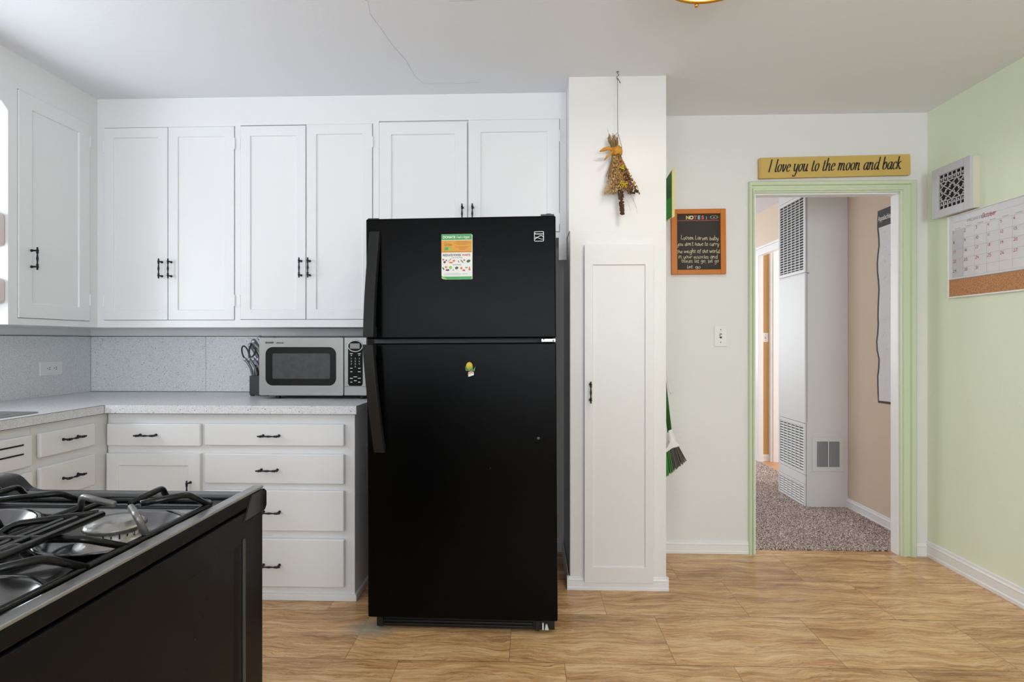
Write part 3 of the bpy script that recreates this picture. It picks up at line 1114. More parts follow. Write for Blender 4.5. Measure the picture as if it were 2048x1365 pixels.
# --- base cabinets, left run (local x = world Y)
LX = -1.95
t = thing('base_cabinet', 'white drawer base cabinet under the left counter, three drawers showing', 'cabinet', (LX, 0, 0), R(90))
MB().box(2.17, BY + .6, 0.002, LX - XL - .006, .0, .851).build('cabinet_body', 'cab', t)
MB().box(2.085, 2.17, 0, .03, .0, .851).build('face_frame', 'cab', t)
MB().box(2.17, BY, 0, .003, .0, .851).build('face_frame', 'cab', t)
for z0, z1, hz in ((.716, .815, .773), (.540, .678, .612), (.36, .505, .435)):
    d = slab(t, 2.108, 2.385, z0, z1)
    pull(d, 2.250, hz, False, -.02)
t = thing('base_cabinet', 'white sink base cabinet with two dark slots in its false front', 'cabinet', (LX, 0, 0), R(90))
mb = MB()
mb.box(1.20, 2.084, 0, .018, 0, .851)
mb.box(1.20, 1.218, .018, LX - XL - .006, 0, .851)
mb.box(1.218, 2.084, .018, LX - XL - .006, 0, .10)
mb.build('cabinet_body', 'cab', t)
d = slab(t, 1.30, 2.075, .694, .815, name='false_front')
mb = MB()
for z in (.783, .748):
    mb.box(1.40, 2.035, -.0215, -.02, z - .003, z + .003)
tag(mb.build('vent_slot', 'slot', d), 'two black slots')
d = panel_door(t, 1.70, 2.075, .07, .672, .055, y=0, th=.02)
hinge(d, 2.077, .60, -1, -.004)
d = panel_door(t, 1.30, 1.695, .07, .672, .055, y=0, th=.02)

# --- counter top (L) with a hole for the sink
CT, CB = .890, .852
KX, KY = -1.927, 2.43
SX0, SX1, SYa, SYb = -2.42, -2.00, 1.42, 2.13
mb = MB()
mb.box(KX, -.775, KY, YB - .004, CB, CT)
mb.box(XL + .004, KX, SYb, YB - .004, CB, CT)
mb.box(XL + .004, SX0, SYa, SYb, CB, CT)
mb.box(SX1, KX, SYa, SYb, CB, CT)
mb.box(XL + .004, KX, 1.20, SYa, CB, CT)
bmesh.ops.remove_doubles(mb.bm, verts=mb.bm.verts, dist=.0001)
o = mb.build('countertop', 'lam')
tag(o, 'speckled white laminate L-shaped countertop along the left and back walls', 'countertop')
mb = MB()
mb.box(KX + .0002, KX + .001, 1.20, KY - .001, CT - .0012, CT + .0003)
mb.box(KX - .0015, KX + .001, KY - .0012, KY - .0002, CB, CT)
mb.box(KX, -.775, KY - .001, KY - .0002, CB - .0005, CB + .0012)
mb.box(KX + .0002, KX + .001, 1.20, KY - .001, CB - .0005, CB + .0012)
tag(mb.build('edge_seam', 'gasket', o), 'dark seam line')

# sink
t = thing('sink', 'stainless steel sink with a raised rim set in the left counter', 'sink', (0, 0, CT))
mb = MB()
outer = rounded(SX0 - .025, SX1 + .025, SYa - .025, SYb + .035, .03, 5)
inner = rounded(SX0 + .012, SX1 - .012, SYa + .012, SYb - .03, .05, 5)
g = mb.bm
O0 = [g.verts.new((x, y, .0005)) for x, y in outer]
O1 = [g.verts.new((x, y, .004)) for x, y in outer]
I1 = [g.verts.new((x, y, .003)) for x, y in inner]
I0 = [g.verts.new((x * .97 + (SX0 + SX1) * .015, y * .97 + (SYa + SYb) * .015, -.16)) for x, y in inner]
n = len(outer)
for i in range(n):
    j = (i + 1) % n
    g.faces.new((O0[i], O0[j], O1[j], O1[i]))
    g.faces.new((O1[i], O1[j], I1[j], I1[i]))
    g.faces.new((I1[i], I1[j], I0[j], I0[i]))
g.faces.new(I0)
mb.build('basin', 'steel', t, smooth=False)
mb = MB()
mb.lathe([(0, 0), (.035, 0), (.03, .004), (0, .004)], ((SX0 + SX1) / 2, 1.78, -.16))
mb.build('drain', 'chrome', t)

# outlet on the left wall
t = thing('electrical_outlet', 'white two-socket wall outlet lying sideways on the left backsplash', 'outlet', (XL + .004, 2.83, 1.037), R(90))
MB().box(-.068, .068, -.006, 0, -.037, .037).build('cover_plate', 'white', t, bevel=.002)
for cx in (-.02, .02):
    sf = MB().lathe([(.0, 0), (.0165, 0), (.0165, .002), (0, .002)], (cx, -.006, 0), (0, -1, 0), 20).build('socket_face', 'white', t)
    mb = MB()
    mb.box(cx + .001, cx + .009, -.0088, -.008, .0035, .0065)
    mb.box(cx + .001, cx + .009, -.0088, -.008, -.0065, -.0035)
    mb.lathe([(0, 0), (.0025, 0), (0, .0006)], (cx - .008, -.0082, 0), (0, -1, 0), 8)
    mb.build('socket_slot', 'slot', sf)

# ================================================================ PANTRY COLUMN
mb = MB()
mb.box(PX0, PX1, PY + .0, YB, 1.705, CH)
mb.box(PX0 + .004, PX1, PY, YB, 0, 1.705)
struct('wall_pantry', mb, 'cabd', 'white boxed column holding the pantry door')
t = thing('pantry_cabinet', 'tall narrow white pantry cabinet with one long panelled door', 'cabinet', (0, PY, 0))
MB().box(PX0 + .006, PX1 - .001, -.004, .0, .0, 1.705).build('face_frame', 'cabd', t, bevel=.001)
d = panel_door(t, .257, .580, .040, 1.636, .038, stb=.075, sts=.095, y=-.004, th=.022, m='cabd')
pull(d, .284, .940, True, -.026)
hinge(d, .582, 1.50, -1, -.008); hinge(d, .582, .16, -1, -.008)

# small peg and hook beside column
t = thing('coat_peg', 'small white peg on the side of the pantry column left of the chalkboard', 'hook', (PX1, 2.86, 1.63))
MB().box(0, .035, -.012, .012, -.010, .012).build('peg', 'white', t, bevel=.003)

# ================================================================ BROOM
t = thing('broom', 'green-handled broom with white head hanging bristles down beside the pantry', 'broom', (0, 2.93, 0))
mb = MB()
mb.tube([(.682, 0, 1.22), (.711, 0, .93), (.737, 0, .70)], .012, 12)
mb.build('broom_handle', 'broomg', t, smooth=True)
mb = MB()
mb.tube([(.737, 0, .715), (.742, 0, .69), (.750, 0, .655)], .014, 12, rs=[.013, .016, .024])
mb.prism([(.700, .600), (.722, .628), (.738, .664), (.756, .668), (.780, .640), (.782, .628), (.745, .618), (.71, .592)], -.022, .022)
mb.build('broom_head', 'white', t, bevel=.004)
for nm, mt, a0, a1, seed in (('bristles', 'bristle', .30, 1.0, 3), ('bristles', 'bristleg', 0.0, .34, 5)):
    rr = random.Random(seed)
    mb = MB()
    for k in range(220 if a0 > .1 else 110):
        u_ = rr.uniform(a0, a1)
        px = .706 + .072 * u_
        pz = .598 + .036 * math.sin(min(1, u_ * 1.2) * PI / 2)
        bx = .712 + .108 * u_ + rr.uniform(-.003, .003)
        bz = .470 + .085 * u_ ** 1.1 + rr.uniform(-.006, .006)
        yy = rr.uniform(-.018, .018)
        mb.tube([(px, yy * .9, pz), (bx, yy * 1.3, bz)], .0016, 4)
    mb.build(nm, mt, t)
t = thing('broom_hook', 'thin white wall hook holding the broom handle', 'hook', (0, 2.93, 0))
mb = MB()
mb.tube([(PX1, -.022, 1.06), (.712, -.022, 1.05), (.722, -.022, .98), (.728, -.022, .93), (.738, -.022, .905), (.752, -.020, .912)], .0035, 6)
mb.build('hook_wire', 'white', t, smooth=True)

# green canvas standing out from the wall beside the column
t = thing('canvas_picture', 'small green painted canvas with cream edges, angled out by the pantry', 'picture')
def hexa(mb, near_l, near_r, far_l, far_r):
    """each: (x, y, z0, z1)"""
    def V(q, top):
        return mb.bm.verts.new((q[0], q[1], q[3] if top else q[2]))
    a = [V(near_l, 0), V(near_r, 0), V(far_r, 0), V(far_l, 0)]
    b = [V(near_l, 1), V(near_r, 1), V(far_r, 1), V(far_l, 1)]
    mb.bm.faces.new(a[::-1])
    mb.bm.faces.new(b)
    for i in range(4):
        j = (i + 1) % 4
        mb.bm.faces.new((a[i], a[j], b[j], b[i]))
mb = MB()
hexa(mb, (.738, 2.885, 1.822, 2.075), (.752, 2.885, 1.83, 2.085), (.722, 3.098, 1.835, 2.03), (.736, 3.098, 1.835, 2.03))
mb.build('canvas', 'canvasedge', t, bevel=.0015)
mb = MB()
hexa(mb, (.7365, 2.892, 1.828, 2.068), (.7378, 2.892, 1.828, 2.068), (.7205, 3.095, 1.84, 2.024), (.7218, 3.095, 1.84, 2.024))
mb.build('painting', 'canvasg', t)
mb = MB()
hexa(mb, (.7355, 2.90, 1.832, 1.93), (.7364, 2.90, 1.832, 1.93), (.7198, 3.092, 1.845, 1.95), (.7204, 3.092, 1.845, 1.95))
mb.build('painting_detail', 'canvasg2', t)

# ================================================================ REFRIGERATOR
fz = 1.679
t = thing('refrigerator', 'black top-freezer refrigerator with textured doors between the counter and the pantry', 'refrigerator', (-.274, 2.205, 0), R(-1.5), ry=R(-.30))
W = .385
MB().box(-W + .022, W - .022, .085, .60, .02, fz - .004).build('cabinet_body', 'fridge', t, bevel=.006)
dfz = MB().box(-W, W, 0, .07, 1.190, fz).build('freezer_door', 'fridge', t, bevel=.007, seg=3)
dfr = MB().box(-W, W, 0, .07, .058, 1.172).build('fridge_door', 'fridge', t, bevel=.007, seg=3)
MB().box(-W + .012, W - .012, .07, .085, .07, fz - .01).build('door_gasket', 'gasket', t)
# kick grille
mb = MB()
mb.box(-W + .03, W - .012, .035, .05, .008, .056)
for k in range(3):
    mb.box(-W + .06, W - .10, .028, .036, .017 + k * .013, .024 + k * .013)
mb.box(-W + .03, -W + .055, .022, .05, .012, .05)
mb.box(W - .09, W - .072, .022, .05, .008, .05)
mb.build('kick_grille', 'blackplastic', t, bevel=.002)
mb = MB()
mb.box(W - .062, W - .056, .024, .03, .012, .04)
mb.prism([(W - .052, .012), (W - .036, .012), (W - .042, .034), (W - .048, .034)], .024, .032)
tag(mb.build('leveling_bracket', 'silver', t), 'pale metal bracket')
for sx in (-1, 1):
    MB().lathe([(0, 0), (.022, 0), (.022, .02), (0, .02)], (sx * (W - .06) - .01, .30, .0225), (1, 0, 0), 16).build('roller', 'blackplastic', t)
mb = MB()
mb.box(W - .06, W - .006, .01, .09, fz, fz + .008)
mb.lathe([(0, 0), (.014, 0), (.014, .012), (0, .014)], (W - .028, .03, fz), (0, 0, 1), 14)
mb.build('hinge', 'gasket', t, bevel=.002)
mb = MB()
mb.box(W - .058, W - .004, .004, .03, 1.176, 1.186)
mb.blob((W - .05, .004, 1.184), .004)
mb.blob((W - .012, .004, 1.180), .005)
tag(mb.build('hinge', 'chrome', t), 'chrome middle hinge')
mb = MB()
mb.box(-W + .006, -W + .05, .01, .06, fz, fz + .004)
mb.build('hinge_cover', 'blackplastic', t)


def fridge_handle(z_far, z_gap, parent, x_far, x_gap):
    """flat blade that leaves the door at z_far and bows out to z_gap"""
    mb = MB()
    n = 12
    L = []
    for i in range(n + 1):
        s = i / n
        z = z_far + (z_gap - z_far) * s
        out = .006 + .062 * math.sin(s * PI * .5) ** 1.0
        xc = x_far + (x_gap - x_far) * s
        w0 = .0215
        L.append([mb.bm.verts.new(p) for p in ((xc - w0, -out - .002, z), (xc + w0, -out - .010 + .004, z), (xc + w0 + .004, -out + .012, z), (xc - w0 + .002, -out + .014, z))])
    for a, b in zip(L, L[1:]):
        for i in range(4):
            j = (i + 1) % 4
            mb.bm.faces.new((a[i], a[j], b[j], b[i]))
    mb.bm.faces.new(L[0])
    mb.bm.faces.new(L[-1][::-1])
    # inner web reaching back to the door
    for (za, zb, oa) in ((z_gap, z_gap + (z_far - z_gap) * .10, .055), (z_far, z_far + (z_gap - z_far) * .06, .010)):
        z0, z1 = min(za, zb), max(za, zb)
        mb.box(x_gap - .010 if za == z_gap else x_far - .012, x_gap + .014 if za == z_gap else x_far + .012, -oa, .0005, z0, z1)
    o = mb.build('door_handle', 'fhandle', parent, bevel=.002)
    return o


fridge_handle(1.625, 1.197, dfz, -.347, -.355)
fridge_handle(.730, 1.168, dfr, -.332, -.357)

# maker's badge on the freezer door
bx0, bx1, bz0, bz1 = .299, .338, 1.576, 1.616
mb = MB()
ro, ri = rounded(bx0, bx1, bz0, bz1, .004, 4), rounded(bx0 + .0022, bx1 - .0022, bz0 + .0022, bz1 - .0022, .0025, 4)
for i in range(len(ro)):
    j = (i + 1) % len(ro)
    mb.quad((ro[i][0], -.0012, ro[i][1]), (ro[j][0], -.0012, ro[j][1]), (ri[j][0], -.0012, ri[j][1]), (ri[i][0], -.0012, ri[i][1]))


def ribbon2(mb, pts, w, y):
    P = catmull([(a, 0, b) for a, b in pts], 6)
    for a, b in zip(P, P[1:]):
        d = (b - a).normalized()
        q = Vector((-d.z, 0, d.x)) * w / 2
        mb.quad(*[(v.x, y, v.z) for v in (a - q, b - q, b + q, a + q)])


ribbon2(mb, [(bx0 + .003, bz0 + .009), (bx0 + .014, bz0 + .017), (bx0 + .025, bz0 + .0225), (bx0 + .032, bz0 + .0215), (bx1 - .002, bz0 + .016)], .0024, -.0013)
ribbon2(mb, [(bx0 + .003, bz0 + .0165), (bx0 + .009, bz0 + .017), (bx0 + .018, bz0 + .013), (bx0 + .028, bz0 + .0095), (bx1 - .002, bz0 + .009)], .0017, -.0014)
b = mb.build('badge', 'silver', dfz)
mesh_text('Kenmore', 'badge_lettering', 'silver', b, ((bx0 + bx1) / 2, -.0014, bz1 - .0125), (1, 0, 0), (0, 0, 1), .0088, 'CENTER', bold=.0002)

# small screw cap low on the door
MB().lathe([(0, 0), (.006, 0), (.005, .003), (0, .004)], (.312, -.0005, .790), (0, -1, 0), 14).build('screw_cap', 'gasket', dfr)

# --- food flyer magnet on the freezer door
ca, sa = math.cos(R(-1.5)), math.sin(R(-1.5))


def on_fridge(x, z, y=-.0008):
    # world position of a point on the fridge front
    return (-.274 + ca * x - sa * y, 2.205 + sa * x + ca * y, z)


t = thing('flyer_magnet', 'green, orange and white food-waste flyer magnet on the freezer door', 'magnet', on_fridge(-.020, 1.519, 0), R(-1.5), ry=R(-.30))
hw, hh = .0625, .091
poly = [(-hw, -hh + .006), (-hw + .004, -hh + .003), (-hw + .016, -hh), (hw - .002, -hh), (hw, -hh + .002), (hw + .001, hh - .004), (hw - .003, hh), (-hw, hh)]
MB().prism(poly, -.0022, -.0006).build('flyer_sheet', 'label', t)
mb = MB()
mb.quad((-hw, -.0024, hh - .0005), (hw - .002, -.0024, hh - .0005), (hw - .001, -.0024, hh - .023), (-hw, -.0024, hh - .023))
mb.build('green_band', 'pgreen', t)
mb = MB()
mb.quad((-hw + .018, -.0024, -hh + .0005), (hw - .002, -.0024, -hh + .0005), (hw - .002, -.0024, -hh + .0115), (-hw, -.0024, -hh + .0115), )
mb.build('green_band', 'pgreen', t)
MB().quad((-hw, -.0024, hh - .025), (hw - .001, -.0024, hh - .025), (hw - .002, -.0024, hh - .074), (-hw, -.0024, hh - .074)).build('orange_panel', 'porange', t)
MB().quad((-hw, -.0026, -hh + .007), (-hw + .016, -.0026, -hh + .001), (-hw + .024, -.0026, -hh + .001), (-hw, -.0026, -hh + .016)).build('lime_corner', 'plime', t)
mesh_text('DONATE', 'lettering', 'label', t, (-hw + .006, -.0027, hh - .0165), (1, 0, 0), (0, 0, 1), .0135, bold=.0004, sx=.92)
mb = MB()
script_text(mb, 'Food & Veggies', (-hw + .062, -.0027, hh - .0160), (1, 0, 0), (0, 0, 1), .0058, .17, width=.053, shear=.1)
mb.build('lettering', 'label', t)
mb = MB()
script_text(mb, 'Grow', (-.050, -.0027, .0440), (1, 0, 0), (0, 0, 1), .009, .13, width=.030)
mb.build('lettering', 'pbrown', t)
mb = MB()
rr = random.Random(8)
for z, a, b_ in ((.0600, -.002, .046), (.0545, -.012, .058), (.0492, .002, .042), (.0385, -.006, .050), (.0335, .004, .042), (.0285, .010, .034), (.0200, -.058, .058)):
    x = a
    while x < b_:
        wdt = rr.uniform(.002, .006)
        mb.quad((x, -.0026, z), (min(x + wdt, b_), -.0026, z), (min(x + wdt, b_), -.0026, z + .0017), (x, -.0026, z + .0017))
        x += wdt + .001
mb.build('small_print', 'pbrown', t)
mb = MB()
mb.prism([(-.050, .027), (-.036, .027), (-.034, .039), (-.047, .039)], -.0027, -.0024)
mb.build('green_emblem', 'pgreen', t)
MB().prism([(-.034, .028), (-.020, .028), (-.020, .036), (-.034, .038)], -.0027, -.0024).build('green_emblem', 'plime', t)
mesh_text('REDUCE FOOD', 'lettering', 'pdark', t, (-hw + .006, -.0026, .0030), (1, 0, 0), (0, 0, 1), .0118, bold=.0003, sx=.90)
mesh_text('WASTE', 'lettering', 'pred', t, (hw - .041, -.0026, .0030), (1, 0, 0), (0, 0, 1), .0118, bold=.0003, sx=.86)
mb = MB()
script_text(mb, 'love in the fridge', (-.020, -.0026, -.0050), (1, 0, 0), (0, 0, 1), .0032, .2, width=.042)
mb.build('small_print', 'pgrey', t)
mb = MB()
script_text(mb, 'love on the counter', (-.016, -.0026, -.0340), (1, 0, 0), (0, 0, 1), .0032, .2, width=.034)
mb.build('small_print', 'pgrey', t)
for z, a, b_ in ((-.0660, -.040, .010), (-.0700, -.052, .018), (-.0740, -.052, .012)):
    mb = MB()
    x = a
    while x < b_:
        wdt = rr.uniform(.002, .006)
        mb.quad((x, -.0026, z), (min(x + wdt, b_), -.0026, z), (min(x + wdt, b_), -.0026, z + .001), (x, -.0026, z + .001))
        x += wdt + .001
    mb.build('small_print', 'pgrey', t)
mesh_text('BOULDER', 'lettering', 'pgrey', t, (.024, -.0026, -.0705), (1, 0, 0), (0, 0, 1), .0050, sx=.9)
VEG = [(-.055, -.011, .0042, .0032, 0, 'pred'), (-.043, -.014, .0030, .0035, 0, 'pleaf'), (-.050, -.021, .005, .0045, 0, 'ppurple'),
       (-.030, -.014, .011, .0011, 42, 'pcarrot'), (-.026, -.010, .004, .0013, 42, 'pleaf'), (-.024, -.023, .0085, .0033, 0, 'pcarrot'), (-.012, -.016, .0055, .004, 10, 'pcarrot'),
       (.007, -.019, .0015, .005, 20, 'pdark'), (.021, -.019, .0095, .0018, -48, 'pleaf'), (.030, -.014, .0038, .003, 0, 'pred'), (.047, -.018, .0085, .0055, 25, 'pleaf'),
       (-.055, -.047, .0065, .0028, -55, 'pleaf'), (-.044, -.041, .0048, .0045, 0, 'pcarrot'), (-.038, -.053, .008, .0038, 0, 'ppurple'), (-.026, -.043, .0062, .0062, 0, 'plime'),
       (-.015, -.053, .0025, .003, 0, 'pgrey'), (-.001, -.045, .007, .0055, 20, 'pleaf'), (.018, -.046, .0046, .0045, 0, 'pcarrot'), (.028, -.055, .006, .0032, 0, 'pred'),
       (.039, -.044, .0055, .003, 0, 'pgrey'), (.051, -.046, .0025, .006, 0, 'pcarrot'), (.051, -.052, .0042, .0042, 0, 'pcarrot')]
for x, z, a, b_, ang, q in VEG:
    pts = []
    for k in range(14):
        th = 2 * PI * k / 14
        px, pz = a * math.cos(th), b_ * math.sin(th)
        pts.append((x + px * math.cos(R(ang)) - pz * math.sin(R(ang)), z + px * math.sin(R(ang)) + pz * math.cos(R(ang))))
    MB().prism(pts, -.00265, -.0023).build('vegetable_print', q, t)

# --- small souvenir magnet: faceless ear of corn above a plaque
t = thing('corn_magnet', 'small corn-shaped souvenir magnet with a white CORN PALACE plaque on the lower door', 'magnet', on_fridge(.041, 1.065, 0), R(-1.5))
mb = MB()
mb.blob((-.010, -.005, .014), .0135, 1, .45, 1.25, 3)
mb.build('corn_ear', 'corn', t, smooth=True)
mb = MB()
for a in range(5):
    x = -.024 + a * .007
    mb.prism([(x, -.004), (x + .007, -.006), (x + .004 + (a - 2) * .0035, .016 - abs(a - 2) * .001)], -.0125 + abs(a - 2) * .002, -.001)
mb.build('husk', 'husk', t, bevel=.0008)
pq = [(-.014, -.029), (.008, -.022), (.0075, -.008), (.002, -.0085), (.001, -.003), (-.014, -.010), (-.0155, -.016)]
MB().prism(pq, -.006, -.001).build('plaque', 'white', t, bevel=.001)
mesh_text('CORN', 'lettering', 'pred', t, (-.0135, -.0064, -.0135), (1, .0, .28), (-.28, 0, 1), .0072, bold=.0002, sx=.72)
mesh_text('PALACE', 'lettering', 'pred', t, (-.0150, -.0064, -.0195), (1, .0, .28), (-.28, 0, 1), .0072, bold=.0002, sx=.82)

# ================================================================ MICROWAVE
t = thing('microwave', 'stainless and black countertop microwave under the wall cabinets', 'microwave', (0, 2.72, CT))
mx0, mx1, mz0, mz1 = -1.361, -.815, .018, .313
MB().box(mx0 + .003, mx1 - .003, .022, .372, mz0, mz1 - .001).build('casing', 'blackplastic', t, bevel=.004)
fx = -.932
fr = MB().prism(rounded(mx0, fx, mz0 - .001, mz1 - .004, .008, 4), 0, .022).build('door', 'steel', t, bevel=.0025)
wx0, wx1, wz0, wz1 = mx0 + .034, fx - .037, mz0 + .050, mz1 - .052
MB().prism(rounded(wx0, wx1, wz0, wz1, .036, 8), -.002, .001).build('window_surround', 'darkglass', fr, bevel=.0008)
MB().prism(rounded(wx0 + .036, wx1 - .030, wz0 + .034, wz1 - .032, .008, 5), -.0028, -.0019).build('window_mesh', 'meshglass', fr)
mb = MB()
mb.prism([(fx + .0035, mz0), (mx1, mz0), (mx1, mz1 - .004), (fx + .0035, mz1 - .004)], 0, .022)
cp = mb.build('control_panel', 'steel', t, bevel=.0025)
pc = (fx + mx1) / 2 + .002
kp = [(pc - .037, mz0 + .060), (pc - .031, mz0 + .049), (pc + .031, mz0 + .049), (pc + .037, mz0 + .060), (pc + .037, mz1 - .055)]
for k in range(9):
    a = R(0 + 180 * k / 8)
    kp.append((pc + .0375 * math.cos(a), mz1 - .046 + .030 * math.sin(a)))
kp.append((pc - .037, mz1 - .055))
MB().prism(kp, -.0015, .001).build('keypad', 'darkglass', cp)
mb = MB()
ring = [(pc + .0365 * math.cos(2 * PI * k / 32), -.003, mz1 - .047 + .0275 * math.sin(2 * PI * k / 32)) for k in range(32)]
mb.tube(ring, .0021, 6, True)
mb.build('display_ring', 'silver', cp, smooth=True)
MB().box(pc - .027, pc + .022, -.0025, -.001, mz1 - .060, mz1 - .034).build('display', 'pgrey', cp)
for i, s in enumerate('1234567890'):
    r_, c_ = divmod(i, 3)
    if s == '0':
        c_ = 1
    mesh_text(s, 'key_print', 'label', cp, (pc - .020 + c_ * .020, -.0022, mz1 - .113 - r_ * .0135), (1, 0, 0), (0, 0, 1), .0105, 'CENTER')
mb = MB()
for x, z, w_ in ((-.020, .085, .014), (.020, .085, .014), (-.020, .158, .012), (.020, .158, .012), (-.020, .175, .010), (.020, .175, .014), (0, .201, .018), (-.020, .208, .014), (.020, .208, .014), (0, .220, .013), (-.020, .227, .010), (.020, .227, .012), (-.020, .094, .006), (.020, .093, .009)):
    mb.box(pc + x - w_ / 2, pc + x + w_ / 2, -.0022, -.0014, mz1 - z - .0016, mz1 - z + .0016)
mb.build('key_print', 'label', cp)
MB().box(fx + .006, mx1 - .002, -.0008, .001, mz0 + .0455, mz0 + .047).build('seam', 'slot', cp)
mesh_text('SHARP', 'lettering', 'black', fr, (mx0 + .033, -.001, mz1 - .034), (1, 0, 0), (0, 0, 1), .0115, bold=.0005, sx=1.25)
mb = MB()
script_text(mb, 'carousel', (mx0 + .087, -.001, mz1 - .034), (1, 0, 0), (0, 0, 1), .0052, .22, width=.038, shear=.25)
mb.build('lettering', 'black', fr)
for x in (mx0 + .085, mx1 - .03):
    for y in (.03, .33):
        MB().lathe([(0, 0), (.011, 0), (.013, mz0 + .001), (0, mz0 + .001)], (x, y, 0), (0, 0, 1), 14).build('foot', 'blackplastic', t)
MB().lathe([(0, 0), (.006, 0), (.006, .014), (0, .016)], (mx0 + .003, .10, .060), (-1, 0, 0), 12).build('side_bolt', 'silver', t)

# ================================================================ KNIFE BLOCK + KNIVES
kbx, kby = -1.483, 2.86
t = thing('knife_block', 'black slotted knife block standing left of the microwave', 'knife block', (kbx, kby, CT))
mb = MB()
mb.box(0, .103, 0, .075, .006, .108)
mb.box(0, .103, .045, .14, .006, .150)
mb.build('block', 'blockblk', t, bevel=.003)
for x in (.012, .090):
    MB().box(x - .008, x + .008, .005, .02, 0, .006).build('foot', 'blackplastic', t)


def knife(bx, by, bz, L, r, label, lean=-.40):
    d = Vector((lean, -.16, 1)).normalized()
    o = thing('kitchen_knife', label, 'knife', (kbx + bx, kby + by, CT + bz), group='grey-handled knives in the block')
    P = [d * (L * s) + Vector((-.010 * math.sin(s * PI) * -1, 0, 0)) for s in (-.12, 0, .2, .45, .7, .9)]
    MB().tube(P, r, 10, rs=[r * .7, r * .72, r * .95, r * .85, r, r * 1.05]).build('knife_handle', 'handlegrey', o, smooth=True)
    e = d * (L * .93)
    MB().blob(tuple(e), r * 1.25, 1, 1, 1.1, 2).build('handle_cap', 'knifetip', o, smooth=True)
    return o


nm = ['leftmost', 'second from left', 'third from left', 'fourth from left']
for k in range(4):
    knife(.006 + k * .0235, .022, .109, .100, .0080, 'grey steak knife in the front row of the block, ' + nm[k])
knife(.012, .100, .152, .135, .0115, 'large grey-handled knife sticking up behind the front row of steak knives')
knife(.047, .085, .152, .160, .0115, 'tall grey-handled knife in the back tier, close against the microwave')
knife(.078, .110, .152, .182, .011, 'grey knife with its butt showing above the left corner of the microwave')
knife(.095, .090, .152, .172, .009, 'grey knife butt barely showing over the microwave top, the middle one')
knife(.094, .132, .152, .170, .009, 'grey knife butt showing over the microwave top, the rightmost one', -.06)
t = thing('kitchen_scissors', 'dark looped kitchen scissors handles in the knife block', 'scissors', (kbx, kby + .06, CT))
mb = MB()
for cx, cz, ang in ((-.052, .226, 18), (-.014, .245, -10)):
    pts = []
    for k in range(20):
        a = 2 * PI * k / 20
        px, pz = .017 * math.cos(a), .040 * math.sin(a)
        pts.append((cx + px * math.cos(R(ang)) - pz * math.sin(R(ang)), 0, cz + px * math.sin(R(ang)) + pz * math.cos(R(ang))))
    mb.tube(pts, .0042, 8, True)
mb.tube([(-.038, 0, .192), (-.012, 0, .17), (.005, .005, .152)], .006, 8)
mb.build('scissor_grips', 'blockblk', t, smooth=True)

# ================================================================ RANGE
SXR, SXL, SYN, SYF, ST = -.492, -1.06, .33, 1.012, .910
t = thing('gas_range', 'black gas range with glossy side panel in the near left corner', 'stove')
mb = MB()
mb.box(SXL + .01, SXR - .006, SYN, SYF - .03, .02, .875)
mb.build('body', 'sidepanel', t, bevel=.004)
# side panel: raised border round a flat field
def side_frame(mb):
    x0, x1 = SXR - .006, SXR - .001
    z0, z1 = .03, .880
    y0, y1 = SYN + .01, SYF - .012
    a0, a1, c0, c1 = y0 + .05, y1 - .085, z0 + .05, z1 - .048
    g = mb.bm
    V = lambda x, y, z: g.verts.new((x, y, z))
    O = [V(x1, y0, z0), V(x1, y1, z0), V(x1, y1, z1), V(x1, y0, z1)]
    I = [V(x1, a0, c0), V(x1, a1, c0), V(x1, a1, c1), V(x1, a0, c1)]
    e = .007
    P = [V(x0 + .001, a0 + e, c0 + e), V(x0 + .001, a1 - e, c0 + e), V(x0 + .001, a1 - e, c1 - e), V(x0 + .001, a0 + e, c1 - e)]
    K = [V(x0, y0, z0), V(x0, y1, z0), V(x0, y1, z1), V(x0, y0, z1)]
    for i in range(4):
        j = (i + 1) % 4
        g.faces.new((O[i], O[j], I[j], I[i]))
        g.faces.new((I[i], I[j], P[j], P[i]))
        g.faces.new((O[j], O[i], K[i], K[j]))
    g.faces.new(P)
mb = MB()
side_frame(mb)
mb.build('side_panel', 'sidepanel', t, bevel=.002)
MB().box(SXR - .002, SXR + .0015, .928, .935, .10, .836).build('side_rib', 'rib', t, bevel=.001)
# cooktop: sunken deck inside a raised rim, with four bowl openings
BR = .086
BC = [(-.596, .772), (-.596, .525), (-.832, .772), (-.832, .525)]
DZK = ST - .012
g = bmesh.new()
NX, NY = 96, 112
dx0, dx1, dy0, dy1 = SXL + .028, SXR - .018, SYN + .02, .925
grid = {}
for j in range(NY + 1):
    for i in range(NX + 1):
        x = dx0 + (dx1 - dx0) * i / NX
        y = dy0 + (dy1 - dy0) * j / NY
        z = DZK
        e = min(x - dx0, dx1 - x, y - dy0, dy1 - y)
        if e < .012:
            z += (.012 - e) / .012 * .009
        for bx, by in BC:
            dd = math.hypot(x - bx, y - by)
            if dd < BR + .012:
                s = min(1, (BR + .012 - dd) / .030)
                z -= .022 * (s * s * (3 - 2 * s))
            if dd < .050:
                s = min(1, (.050 - dd) / .02)
                z += .008 * (s * s * (3 - 2 * s))
        grid[i, j] = g.verts.new((x, y, z))
for j in range(NY):
    for i in range(NX):
        g.faces.new((grid[i, j], grid[i + 1, j], grid[i + 1, j + 1], grid[i, j + 1]))
mb = MB()
mb.bm.free()
mb.bm = g
ck = mb.build('cooktop', 'range_top', t, smooth=True)
